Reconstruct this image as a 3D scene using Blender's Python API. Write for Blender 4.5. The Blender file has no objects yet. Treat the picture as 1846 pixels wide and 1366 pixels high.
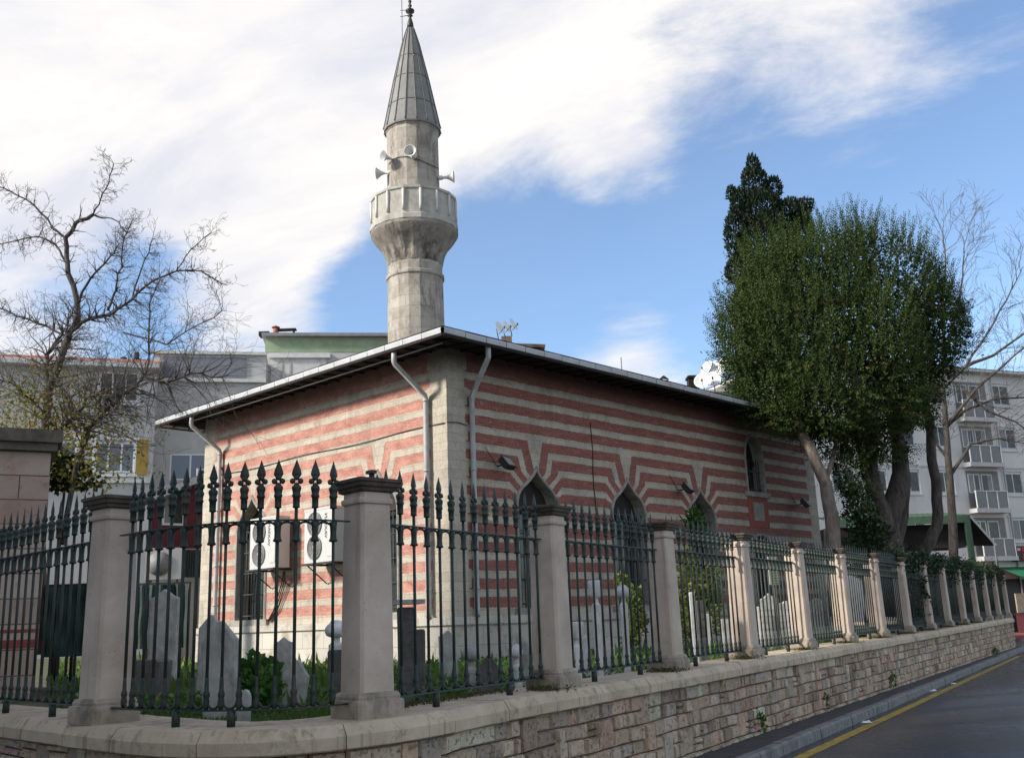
import bpy, math, random
import numpy as np
from mathutils import Vector, Matrix
R_ = math.radians
random.seed(7); rng = np.random.default_rng(7)
sc = bpy.context.scene
col = sc.collection

# ---------------------------------------------------------------- camera
EYE = 1.75; FPX = 1824.0
ROLL = math.atan(0.0365); PITCH = math.atan(440*math.cos(ROLL)/FPX)
_F = Vector((0, math.cos(PITCH), math.sin(PITCH))); _U0 = Vector((0, -math.sin(PITCH), math.cos(PITCH)))
_R0 = Vector((1, 0, 0)); _c, _s = math.cos(ROLL), math.sin(ROLL)
_R = _c*_R0 - _s*_U0; _U = _s*_R0 + _c*_U0
cd = bpy.data.cameras.new('camera'); cam = bpy.data.objects.new('camera', cd); col.objects.link(cam)
m = Matrix.Identity(4)
for i in range(3):
    m[i][0] = _R[i]; m[i][1] = _U[i]; m[i][2] = -_F[i]
m[2][3] = EYE
cam.matrix_world = m
cd.sensor_width = 36; cd.lens = FPX/1846*36; cd.clip_start = .05; cd.clip_end = 2000
sc.camera = cam
def dirpx(x, y):
    return _R*((x-923)/FPX) - _U*((y-683)/FPX) + _F
def at(x, y, Y):
    d = dirpx(x, y); return Vector((0, 0, EYE)) + d*(Y/d.y)
def onz(x, y, z):
    d = dirpx(x, y); return Vector((0, 0, EYE)) + d*((z-EYE)/d.z)

# ---------------------------------------------------------------- world + sun
SUN_EL = R_(29); SUN_AZ = math.atan2(-.93, -.37)
sdir = Vector((math.sin(SUN_AZ)*math.cos(SUN_EL), math.cos(SUN_AZ)*math.cos(SUN_EL), math.sin(SUN_EL)))
W = bpy.data.worlds.new('World'); sc.world = W; W.use_nodes = True
wt = W.node_tree; wn = wt.nodes; wn.clear()
def wnode(t, **k):
    n = wn.new(t)
    for a, b in k.items(): setattr(n, a, b)
    return n
wout = wnode('ShaderNodeOutputWorld'); bg = wnode('ShaderNodeBackground'); bgc = wnode('ShaderNodeBackground'); mx = wnode('ShaderNodeMixShader')
sky = wnode('ShaderNodeTexSky'); sky.sky_type = 'NISHITA'; sky.sun_disc = False
sky.sun_elevation = SUN_EL; sky.sun_rotation = SUN_AZ % (2*math.pi); sky.air_density = 1.0; sky.dust_density = .1; sky.ozone_density = 2.0
bg.inputs[1].default_value = .14
tint = wnode('ShaderNodeMix', data_type='RGBA', blend_type='MULTIPLY'); tint.inputs[0].default_value = 1; tint.inputs[7].default_value = (.93, 1.03, 1.12, 1)
wt.links.new(sky.outputs[0], tint.inputs[6]); wt.links.new(tint.outputs[2], bg.inputs[0])
tc = wnode('ShaderNodeTexCoord')
def wmath(op, a, b=None, c=None):
    n = wnode('ShaderNodeMath', operation=op)
    for i, v in enumerate((a, b, c)):
        if v is None: continue
        if isinstance(v, (int, float)): n.inputs[i].default_value = v
        else: wt.links.new(v, n.inputs[i])
    return n.outputs[0]
sep = wnode('ShaderNodeSeparateXYZ'); wt.links.new(tc.outputs['Generated'], sep.inputs[0])
zc_ = wmath('ADD', wmath('MAXIMUM', sep.outputs[2], 0.0), .22)
comb = wnode('ShaderNodeCombineXYZ')
wt.links.new(wmath('DIVIDE', sep.outputs[0], zc_), comb.inputs[0]); wt.links.new(wmath('DIVIDE', sep.outputs[1], zc_), comb.inputs[1])
def wnoise(scale, detail, rough, dist=0.0, off=(0, 0, 0), rot=0, st=(1, 1, 1)):
    mp = wnode('ShaderNodeMapping'); mp.vector_type = 'TEXTURE'; mp.inputs['Location'].default_value = off; mp.inputs['Rotation'].default_value = (0, 0, rot); mp.inputs['Scale'].default_value = st
    wt.links.new(comb.outputs[0], mp.inputs[0])
    n = wnode('ShaderNodeTexNoise'); n.inputs['Scale'].default_value = scale; n.inputs['Detail'].default_value = detail
    n.inputs['Roughness'].default_value = rough; n.inputs['Distortion'].default_value = dist
    wt.links.new(mp.outputs[0], n.inputs['Vector']); return n.outputs[0]
nz = wnoise(3.9, 13, .66, .35, (3.1, 1.2, 0), -.40, (1.45, .95, 1))
# lobes: where the cloud banks stand in the sky (direction, angular size, weight)
lobes = [((100, 110), 10, .75), ((480, 90), 10, .75), ((800, 60), 9, .6), ((1010, 20), 7, .35), ((250, 200), 7, .4), ((560, 210), 6, .4), ((40, 260), 5, .3), ((780, 220), 4, .25), ((440, 430), 5.0, .62), ((180, 330), 3.5, .2), ((560, 480), 4.0, .50), ((440, 555), 3.4, .40),
         ((1180, 680), 4.0, .45), ((1060, 710), 5, .35), ((40, 560), 5, .55), ((1200, 130), 7, .22), ((1400, 90), 8, .24), ((1650, 60), 6, .20), ((1590, 200), 3.6, .34), ((1500, 190), 3, .08), ((1120, 290), 3.2, .42), ((1000, 270), 4, .25), ((1150, 590), 2.2, .15),
         ((590, 600), 4.5, -.6), ((900, 470), 7, -.45), ((1150, 470), 8, -.5), ((1400, 400), 8, -.4), ((1750, 330), 8, -.35), ((130, 400), 5.5, -.45), ((330, 350), 4.2, -.42), ((600, 370), 4.0, -.42), ((260, 520), 4, -.35), ((1800, 120), 5, -.25), ((760, 560), 5, -.4)]
acc = None
for (px, w_, wt_) in lobes:
    d = dirpx(*px).normalized()
    vm = wnode('ShaderNodeVectorMath', operation='DOT_PRODUCT'); nm = wnode('ShaderNodeVectorMath', operation='NORMALIZE')
    wt.links.new(tc.outputs['Generated'], nm.inputs[0]); wt.links.new(nm.outputs[0], vm.inputs[0]); vm.inputs[1].default_value = d
    mr = wnode('ShaderNodeMapRange'); mr.interpolation_type = 'SMOOTHSTEP'
    mr.inputs['From Min'].default_value = math.cos(R_(w_*1.45)); mr.inputs['From Max'].default_value = 1.0
    mr.inputs['To Min'].default_value = 0; mr.inputs['To Max'].default_value = wt_
    wt.links.new(vm.outputs['Value'], mr.inputs[0])
    acc = mr.outputs[0] if acc is None else wmath('ADD', acc, mr.outputs[0])
back = wnode('ShaderNodeMapRange'); back.inputs['From Min'].default_value = .25; back.inputs['From Max'].default_value = -.35; back.inputs['To Min'].default_value = 0; back.inputs['To Max'].default_value = .28
wt.links.new(sep.outputs[1], back.inputs[0]); acc = wmath('ADD', acc, back.outputs[0])   # unseen cloud added behind the camera to neutralise the ambient light
dens = wmath('ADD', wmath('MULTIPLY', wmath('SUBTRACT', nz, .5), 2.3), acc)
dm = wnode('ShaderNodeMapRange'); dm.interpolation_type = 'SMOOTHSTEP'
dm.inputs['From Min'].default_value = -.28; dm.inputs['From Max'].default_value = .80; dm.inputs['To Min'].default_value = .06; dm.inputs['To Max'].default_value = .97
wt.links.new(dens, dm.inputs[0]); wt.links.new(dm.outputs[0], mx.inputs[0])
nz2 = wnoise(3.0, 9, .62, .4, (7, 2, 0), -.4, (1.8, 1, 1))
cr = wnode('ShaderNodeMix', data_type='RGBA'); cr.inputs[6].default_value = (.62, .63, .69, 1); cr.inputs[7].default_value = (.87, .83, .78, 1)
m2 = wnode('ShaderNodeMapRange'); m2.inputs['From Min'].default_value = .35; m2.inputs['From Max'].default_value = .62; wt.links.new(nz2, m2.inputs[0])
wt.links.new(m2.outputs[0], cr.inputs[0]); wt.links.new(cr.outputs[2], bgc.inputs[0]); bgc.inputs[1].default_value = .95
wt.links.new(bg.outputs[0], mx.inputs[1]); wt.links.new(bgc.outputs[0], mx.inputs[2]); wt.links.new(mx.outputs[0], wout.inputs[0])

sl = bpy.data.lights.new('sun', 'SUN'); sun = bpy.data.objects.new('sun', sl); col.objects.link(sun)
sl.energy = 4.2; sl.angle = R_(7); sl.color = (1.0, .93, .84)
sun.rotation_euler = sdir.to_track_quat('Z', 'Y').to_euler()
sc.view_settings.view_transform = 'Standard'; sc.view_settings.look = 'None'; sc.view_settings.exposure = 0.46; sc.view_settings.gamma = 1

# ---------------------------------------------------------------- helpers
class NT:
    def __init__(s, name):
        s.m = bpy.data.materials.new(name); s.m.use_nodes = True; s.t = s.m.node_tree; s.n = s.t.nodes; s.b = s.n['Principled BSDF']
    def node(s, t, **k):
        n = s.n.new(t)
        for a, b in k.items(): setattr(n, a, b)
        return n
    def put(s, inp, v):
        if isinstance(v, bpy.types.NodeSocket): s.t.links.new(v, inp)
        else:
            if hasattr(inp.default_value, '__len__') and not hasattr(v, '__len__'): v = (v, v, v)
            if hasattr(v, '__len__') and len(inp.default_value) == 4 and len(v) == 3: v = (*v, 1)
            inp.default_value = v
    def math(s, op, a, b=None, c=None, clamp=False):
        n = s.node('ShaderNodeMath', operation=op); n.use_clamp = clamp
        for i, v in enumerate((a, b, c)):
            if v is not None: s.put(n.inputs[i], v)
        return n.outputs[0]
    def mix(s, f, a, b, mode='MIX'):
        n = s.node('ShaderNodeMix', data_type='RGBA', blend_type=mode); s.put(n.inputs[0], f); s.put(n.inputs[6], a); s.put(n.inputs[7], b); return n.outputs[2]
    def noise(s, vec, scale, detail=5, rough=.6, dist=0):
        n = s.node('ShaderNodeTexNoise'); s.put(n.inputs['Vector'], vec); n.inputs['Scale'].default_value = scale
        n.inputs['Detail'].default_value = detail; n.inputs['Roughness'].default_value = rough; n.inputs['Distortion'].default_value = dist; return n.outputs[0]
    def rng(s, v, a, b, c=0., d=1., sm=False):
        n = s.node('ShaderNodeMapRange'); s.put(n.inputs[0], v)
        if sm: n.interpolation_type = 'SMOOTHSTEP'
        for i, q in enumerate((a, b, c, d)): n.inputs[i+1].default_value = q
        return n.outputs[0]
    def mapping(s, vec, sc=(1, 1, 1), loc=(0, 0, 0), rot=(0, 0, 0)):
        n = s.node('ShaderNodeMapping'); s.put(n.inputs[0], vec); n.inputs['Location'].default_value = loc; n.inputs['Rotation'].default_value = rot; n.inputs['Scale'].default_value = sc; return n.outputs[0]
    def brick(s, vec, c1, c2, mort, w, h, ms, off=.5, squash=1.0):
        n = s.node('ShaderNodeTexBrick'); s.put(n.inputs['Vector'], vec); s.put(n.inputs['Color1'], c1); s.put(n.inputs['Color2'], c2); s.put(n.inputs['Mortar'], mort)
        n.inputs['Scale'].default_value = 1; n.inputs['Mortar Size'].default_value = ms; n.inputs['Mortar Smooth'].default_value = .3
        n.inputs['Brick Width'].default_value = w; n.inputs['Row Height'].default_value = h; n.offset = off; n.squash = squash; return n
    def bump(s, h, st, dist=.02):
        n = s.node('ShaderNodeBump'); s.put(n.inputs['Height'], h); n.inputs['Strength'].default_value = st; n.inputs['Distance'].default_value = dist
        s.t.links.new(n.outputs[0], s.b.inputs['Normal'])
    def uv(s): return s.node('ShaderNodeTexCoord').outputs['UV']
    def obj(s): return s.node('ShaderNodeTexCoord').outputs['Object']
    def pos(s): return s.node('ShaderNodeNewGeometry').outputs['Position']
    def base(s, c): s.put(s.b.inputs['Base Color'], c)
    def rough(s, r): s.put(s.b.inputs['Roughness'], r)

def simple(name, c, rough=.7, var=.25, scale=6, bump=.15, metal=0, stain=None, stain_amt=.5, stain_scale=1.3, c2=None):
    q = NT(name); P = q.pos()
    n1 = q.noise(P, scale, 6, .65)
    lo = tuple(x*(1-var) for x in c) if c2 is None else c2
    hi = tuple(min(1, x*(1+var*.6)) for x in c) if c2 is None else c
    cc = q.mix(q.rng(n1, .3, .7), lo, hi)
    if stain:
        n2 = q.noise(q.mapping(P, (1, 1, .45)), stain_scale, 7, .7, .4)
        cc = q.mix(q.math('MULTIPLY', q.rng(n2, .48, .68, sm=True), stain_amt), cc, stain)
    q.base(cc); q.rough(rough); q.b.inputs['Metallic'].default_value = metal
    if bump: q.bump(q.noise(P, scale*4, 6, .7), bump, .01)
    return q.m

class MB:
    def __init__(s): s.v = []; s.f = []; s.mi = []; s.sm = []; s.fc = []
    def face(s, idx, m=0, sm=False, c=None): s.f.append(tuple(idx)); s.mi.append(m); s.sm.append(sm); s.fc.append(c)
    def quad(s, a, b, c, d, m=0, sm=False, col=None):
        i = len(s.v); s.v += [tuple(a), tuple(b), tuple(c), tuple(d)]; s.face((i, i+1, i+2, i+3), m, sm, col)
    def poly(s, pts, m=0, col=None):
        i = len(s.v); s.v += [tuple(p) for p in pts]; s.face(range(i, i+len(pts)), m, False, col)
    def box(s, x0, x1, y0, y1, z0, z1, m=0, M=None, ch=0):
        P = [Vector((x, y, z)) for z in (z0, z1) for (x, y) in ((x0, y0), (x1, y0), (x1, y1), (x0, y1))]
        if M is not None: P = [M @ p for p in P]
        i = len(s.v); s.v += [tuple(p) for p in P]
        for q in ((0, 3, 2, 1), (4, 5, 6, 7), (0, 1, 5, 4), (1, 2, 6, 5), (2, 3, 7, 6), (3, 0, 4, 7)): s.face([i+k for k in q], m)
    def tube(s, path, rad, n=6, m=0, caps=True, sm=True):
        path = [Vector(p) for p in path]
        if not hasattr(rad, '__len__'): rad = [rad]*len(path)
        base = len(s.v); up = None
        for k, p in enumerate(path):
            t = (path[min(k+1, len(path)-1)]-path[max(k-1, 0)])
            t = t.normalized() if t.length > 1e-9 else Vector((0, 0, 1))
            if up is None: up = t.orthogonal().normalized()
            up = (up - t*up.dot(t)); up = up.normalized() if up.length > 1e-6 else t.orthogonal().normalized()
            w = t.cross(up)
            for j in range(n):
                a = 2*math.pi*j/n; q = p + (up*math.cos(a)+w*math.sin(a))*rad[k]; s.v.append((q.x, q.y, q.z))
        for k in range(len(path)-1):
            for j in range(n):
                a = base+k*n+j; b = base+k*n+(j+1) % n; s.face((a, b, b+n, a+n), m, sm)
        if caps:
            s.face([base+j for j in range(n)][::-1], m); e = base+(len(path)-1)*n; s.face([e+j for j in range(n)], m)
    def lathe(s, prof, n=16, c=(0, 0), m=0, sm=True, ph=0, M=None, caps=True):
        base = len(s.v)
        for r, z in prof:
            for j in range(n):
                a = 2*math.pi*(j)/n+ph; p = Vector((c[0]+r*math.cos(a), c[1]+r*math.sin(a), z))
                if M is not None: p = M @ p
                s.v.append(tuple(p))
        for k in range(len(prof)-1):
            for j in range(n):
                a = base+k*n+j; b = base+k*n+(j+1) % n; s.face((a, b, b+n, a+n), m, sm)
        if caps:
            s.face([base+j for j in range(n)][::-1], m); e = base+(len(prof)-1)*n; s.face([e+j for j in range(n)], m)
    def sq(s, prof, ch=.012, m=0, M=None):
        base = len(s.v)
        for h, z in prof:
            k = min(ch, h*.4)
            for (x, y) in ((h, -h+k), (h, h-k), (h-k, h), (-h+k, h), (-h, h-k), (-h, -h+k), (-h+k, -h), (h-k, -h)):
                p = Vector((x, y, z)); p = M @ p if M is not None else p; s.v.append(tuple(p))
        for k in range(len(prof)-1):
            for j in range(8):
                a = base+k*8+j; b = base+k*8+(j+1) % 8; s.face((a, b, b+8, a+8), m)
        s.face([base+j for j in range(8)][::-1], m); e = base+(len(prof)-1)*8; s.face([e+j for j in range(8)], m)
    def prism(s, pts, y0, y1, m=0, M=None):
        # outline in xz, extruded along y
        A = [Vector((x, y0, z)) for x, z in pts]; B = [Vector((x, y1, z)) for x, z in pts]
        if M is not None: A = [M @ p for p in A]; B = [M @ p for p in B]
        i = len(s.v); n = len(pts); s.v += [tuple(p) for p in A+B]
        s.face(range(i, i+n), m); s.face(range(i+2*n-1, i+n-1, -1), m)
        for k in range(n): s.face((i+k, i+n+k, i+n+(k+1) % n, i+(k+1) % n), m)
    def mesh(s, name, mats):
        me = bpy.data.meshes.new(name); me.from_pydata(s.v, [], s.f)
        if not isinstance(mats, (list, tuple)): mats = [mats]
        for q in mats: me.materials.append(q)
        me.polygons.foreach_set('material_index', s.mi); me.polygons.foreach_set('use_smooth', s.sm)
        uvl = me.uv_layers.new(name='UVMap')
        n = len(me.loops); vi = np.empty(n, np.int32); me.loops.foreach_get('vertex_index', vi)
        co = np.array(s.v, np.float32).reshape(-1, 3)
        npol = len(me.polygons); nor = np.empty(npol*3, np.float32); me.polygons.foreach_get('normal', nor); nor = nor.reshape(-1, 3)
        ls = np.empty(npol, np.int32); lt = np.empty(npol, np.int32); me.polygons.foreach_get('loop_start', ls); me.polygons.foreach_get('loop_total', lt)
        ln = np.repeat(nor, lt, axis=0); P = co[vi]
        h = np.hypot(ln[:, 0], ln[:, 1]); top = np.abs(ln[:, 2]) > .75; hh = np.where(h < 1e-6, 1, h)
        tx = -ln[:, 1]/hh; ty = ln[:, 0]/hh
        u = np.where(top, P[:, 0], P[:, 0]*tx+P[:, 1]*ty); v = np.where(top, P[:, 1], P[:, 2])
        uvl.data.foreach_set('uv', np.stack([u, v], 1).astype(np.float32).ravel())
        if any(c is not None for c in s.fc):
            ca = me.color_attributes.new('tint', 'FLOAT_COLOR', 'CORNER')
            arr = np.array([(c if c is not None else (1, 1, 1)) for c in s.fc], np.float32); arr = np.concatenate([arr, np.ones((len(arr), 1), np.float32)], 1)
            ca.data.foreach_set('color', np.repeat(arr, lt, axis=0).ravel())
        return me
    def build(s, name, mats, parent=None, M=None):
        o = bpy.data.objects.new(name, s.mesh(name, mats)); col.objects.link(o)
        if parent is not None: o.parent = parent
        if M is not None: o.matrix_local = M
        return o
def tag(o, label=None, cat=None, group=None, kind=None):
    if label: o['label'] = label
    if cat: o['category'] = cat
    if group: o['group'] = group
    if kind: o['kind'] = kind
    return o
def thing(name, label, cat, loc=(0, 0, 0), rz=0, group=None):
    o = bpy.data.objects.new(name, None); col.objects.link(o); o.location = loc; o.rotation_euler = (0, 0, rz); o.empty_display_size = .2
    return tag(o, label, cat, group)
def link(name, me, parent, loc=(0, 0, 0), rz=0, scale=None):
    o = bpy.data.objects.new(name, me); col.objects.link(o); o.parent = parent; o.location = loc; o.rotation_euler = (0, 0, rz)
    if scale: o.scale = scale
    return o
def Tr(x=0, y=0, z=0, rz=0): return Matrix.Translation((x, y, z)) @ Matrix.Rotation(rz, 4, 'Z')
def leafmesh(name, P, D, size, mat, asp=.5, tint=None):
    """P (n,3) leaf positions, D (n,3) directions, size (n,)"""
    n = len(P); D = D/np.linalg.norm(D, axis=1, keepdims=True)
    r = rng.normal(size=(n, 3)); S = np.cross(D, r); S /= np.linalg.norm(S, axis=1, keepdims=True)+1e-9
    L = D*size[:, None]; Wd = S*(size*asp*.5)[:, None]; N = np.cross(D, S)*(size*.12)[:, None]
    v = np.stack([P, P+L*.5+Wd+N, P+L, P+L*.5-Wd+N], 1).reshape(-1, 3)
    me = bpy.data.meshes.new(name); me.vertices.add(4*n); me.vertices.foreach_set('co', v.astype(np.float32).ravel())
    me.loops.add(4*n); me.loops.foreach_set('vertex_index', np.arange(4*n, dtype=np.int32))
    me.polygons.add(n); me.polygons.foreach_set('loop_start', np.arange(0, 4*n, 4, dtype=np.int32))
    try: me.polygons.foreach_set('loop_total', np.full(n, 4, dtype=np.int32))
    except Exception: pass
    me.materials.append(mat)
    ca = me.color_attributes.new('tint', 'FLOAT_COLOR', 'CORNER')
    t = (rng.uniform(0, 1, n) if tint is None else tint).astype(np.float32); arr = np.stack([t, rng.uniform(0, 1, n).astype(np.float32), t, np.ones(n, np.float32)], 1)
    ca.data.foreach_set('color', np.repeat(arr, 4, axis=0).ravel())
    me.update(); me.validate(); return me

# ---------------------------------------------------------------- materials
def leafmat(name, c1, c2, c3=None, p3=.1, rough=.45, trans=.25, spec=.5):
    q = NT(name); a = q.node('ShaderNodeAttribute'); a.attribute_name = 'tint'
    sp = q.node('ShaderNodeSeparateColor'); q.t.links.new(a.outputs['Color'], sp.inputs[0])
    big = q.noise(q.pos(), .9, 3, .5)
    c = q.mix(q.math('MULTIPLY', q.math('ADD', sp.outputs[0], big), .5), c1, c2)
    if c3: c = q.mix(q.math('GREATER_THAN', sp.outputs[1], 1-p3), c, c3)
    q.base(c); q.rough(rough); q.b.inputs['Specular IOR Level'].default_value = spec
    if trans:
        tr = q.node('ShaderNodeBsdfTranslucent'); q.put(tr.inputs[0], c); mxn = q.node('ShaderNodeMixShader'); mxn.inputs[0].default_value = trans
        q.t.links.new(q.b.outputs[0], mxn.inputs[1]); q.t.links.new(tr.outputs[0], mxn.inputs[2]); q.t.links.new(mxn.outputs[0], q.n['Material Output'].inputs[0])
    return q.m
M = {}
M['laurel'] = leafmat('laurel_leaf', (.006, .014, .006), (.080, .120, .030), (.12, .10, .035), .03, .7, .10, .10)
M['cypress'] = leafmat('cypress_leaf', (.010, .020, .011), (.022, .036, .016), None, 0, .65, .1, .2)
M['ivy'] = leafmat('ivy_leaf', (.014, .030, .014), (.035, .065, .02), (.07, .09, .03), .08, .5, .15, .3)
M['weed'] = leafmat('weed_leaf', (.03, .09, .018), (.08, .19, .03), (.2, .24, .05), .08, .5, .3, .3)
M['shrub'] = leafmat('shrub_leaf', (.05, .09, .02), (.17, .22, .05), (.30, .27, .06), .12, .5, .3, .3)
M['autumn'] = leafmat('autumn_leaf', (.11, .13, .025), (.28, .25, .035), (.34, .20, .04), .15, .6, .35, .2)
M['grass'] = leafmat('grass_blade', (.05, .11, .022), (.13, .22, .045), (.30, .26, .12), .10, .6, .3, .2)
def bark(name, a, b, sc_=9):
    q = NT(name); P = q.mapping(q.pos(), (1, 1, .35)); n = q.noise(P, sc_, 7, .7, .4)
    q.base(q.mix(q.rng(n, .35, .65), a, b)); q.rough(.9); q.bump(q.noise(P, sc_*2.2, 6, .7, .6), .8, .03); return q.m
M['bark'] = bark('bark_dark', (.035, .027, .022), (.125, .105, .088))
M['bark_pale'] = bark('bark_pale', (.13, .10, .075), (.30, .25, .20))
M['twig'] = bark('bark_twig', (.075, .062, .055), (.18, .155, .14))
M['iron'] = simple('green_painted_iron', (.016, .032, .024), .55, .35, 14, .2, 0, (.085, .05, .032), .55, 7)
M['iron_dark'] = simple('dark_iron', (.02, .02, .02), .55, .3, 20, .1)

def pillar_mat(name, a, b):
    q = NT(name); P = q.pos(); n = q.noise(P, 2.2, 7, .65, .3)
    c = q.mix(q.rng(n, .35, .68), a, b)
    drip = q.noise(q.mapping(P, (9, 9, .7)), 1, 5, .6)
    c = q.mix(q.math('MULTIPLY', q.rng(drip, .55, .75, sm=True), .35), c, (.12, .10, .085))
    pit = q.noise(P, 38, 3, .6); c = q.mix(q.math('MULTIPLY', q.rng(pit, .66, .74), .5), c, (.10, .085, .07))
    q.base(c); q.rough(.85); q.bump(q.math('ADD', q.noise(P, 30, 6, .7), q.math('MULTIPLY', q.rng(pit, .64, .74), -1.2)), .35, .006); return q.m
M['pillar'] = pillar_mat('pillar_stone', (.44, .35, .275), (.61, .505, .405))
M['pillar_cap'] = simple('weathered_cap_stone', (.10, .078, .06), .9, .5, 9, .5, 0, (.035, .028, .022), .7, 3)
M['pillar_base'] = simple('plinth_stone', (.40, .33, .26), .9, .35, 7, .6, 0, (.09, .085, .035), .75, 3.2)
q = NT('coping_stone'); P = q.pos()
c = q.mix(q.rng(q.noise(P, 1.7, 7, .7, .3), .3, .7), (.42, .33, .225), (.62, .51, .37))
c = q.mix(q.math('MULTIPLY', q.rng(q.noise(P, 4.5, 6, .75, .5), .52, .68, sm=True), .6), c, (.12, .12, .055))
c = q.mix(q.math('MULTIPLY', q.rng(q.noise(q.mapping(P, (14, 14, .6)), 1, 4, .6), .56, .7, sm=True), .5), c, (.10, .07, .045))
q.base(c); q.rough(.88); q.bump(q.noise(P, 22, 8, .72), .5, .012); M['coping'] = q.m
q = NT('ashlar_blocks'); P = q.pos(); a = q.node('ShaderNodeAttribute'); a.attribute_name = 'tint'
c = q.mix(q.rng(q.noise(P, 9, 7, .72, .3), .25, .75), a.outputs['Color'], (.5, .44, .36), 'MULTIPLY')
c = q.mix(.45, c, a.outputs['Color'])
pit = q.noise(P, 26, 5, .65, .4); c = q.mix(q.math('MULTIPLY', q.rng(pit, .58, .68, sm=True), .7), c, (.07, .045, .035))
c = q.mix(q.math('MULTIPLY', q.rng(q.noise(P, 1.6, 7, .75), .48, .66, sm=True), .6), c, (.13, .08, .05))
q.base(c); q.rough(.92); q.bump(q.math('SUBTRACT', q.noise(P, 16, 8, .75), q.math('MULTIPLY', q.rng(pit, .55, .66), .7)), .9, .02); M['ashlar'] = q.m
M['mortar'] = simple('mortar', (.085, .055, .038), .95, .5, 12, .5)
# road, pavement
q = NT('asphalt_wet'); P = q.pos()
c = q.mix(q.rng(q.noise(P, 90, 3, .6), .3, .7), (.024, .027, .036), (.058, .062, .076))
big = q.noise(q.mapping(P, (1, 1, 1), rot=(0, 0, .55)), .35, 5, .6, .4)
c = q.mix(q.math('MULTIPLY', q.rng(big, .42, .62, sm=True), .45), c, (.020, .021, .026))
q.base(c); q.rough(q.rng(big, .35, .65, .36, .17)); q.b.inputs['Specular IOR Level'].default_value = .55; q.bump(q.noise(P, 160, 4, .7), .22, .006); M['asphalt'] = q.m
M['walk'] = simple('dark_pavement', (.055, .05, .048), .8, .5, 8, .6, 0, (.02, .02, .02), .6, 2)
M['kerb'] = simple('kerb_stone', (.20, .195, .185), .85, .35, 10, .5, 0, (.06, .06, .055), .6, 2.5)
q = NT('yellow_paint'); P = q.pos(); c = q.mix(q.rng(q.noise(P, 6, 7, .75), .30, .62), (.13, .10, .035), (.52, .33, .03)); q.base(c); q.rough(.6); M['yellow'] = q.m
M['soil'] = simple('garden_soil', (.09, .085, .04), .95, .5, 3, .6, 0, (.06, .10, .025), .8, 1.2)
M['ground'] = simple('city_ground', (.10, .10, .10), .9, .3, 1, .2)
M['redpave'] = simple('red_pavement', (.30, .08, .07), .8, .3, 3, .2)

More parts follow.
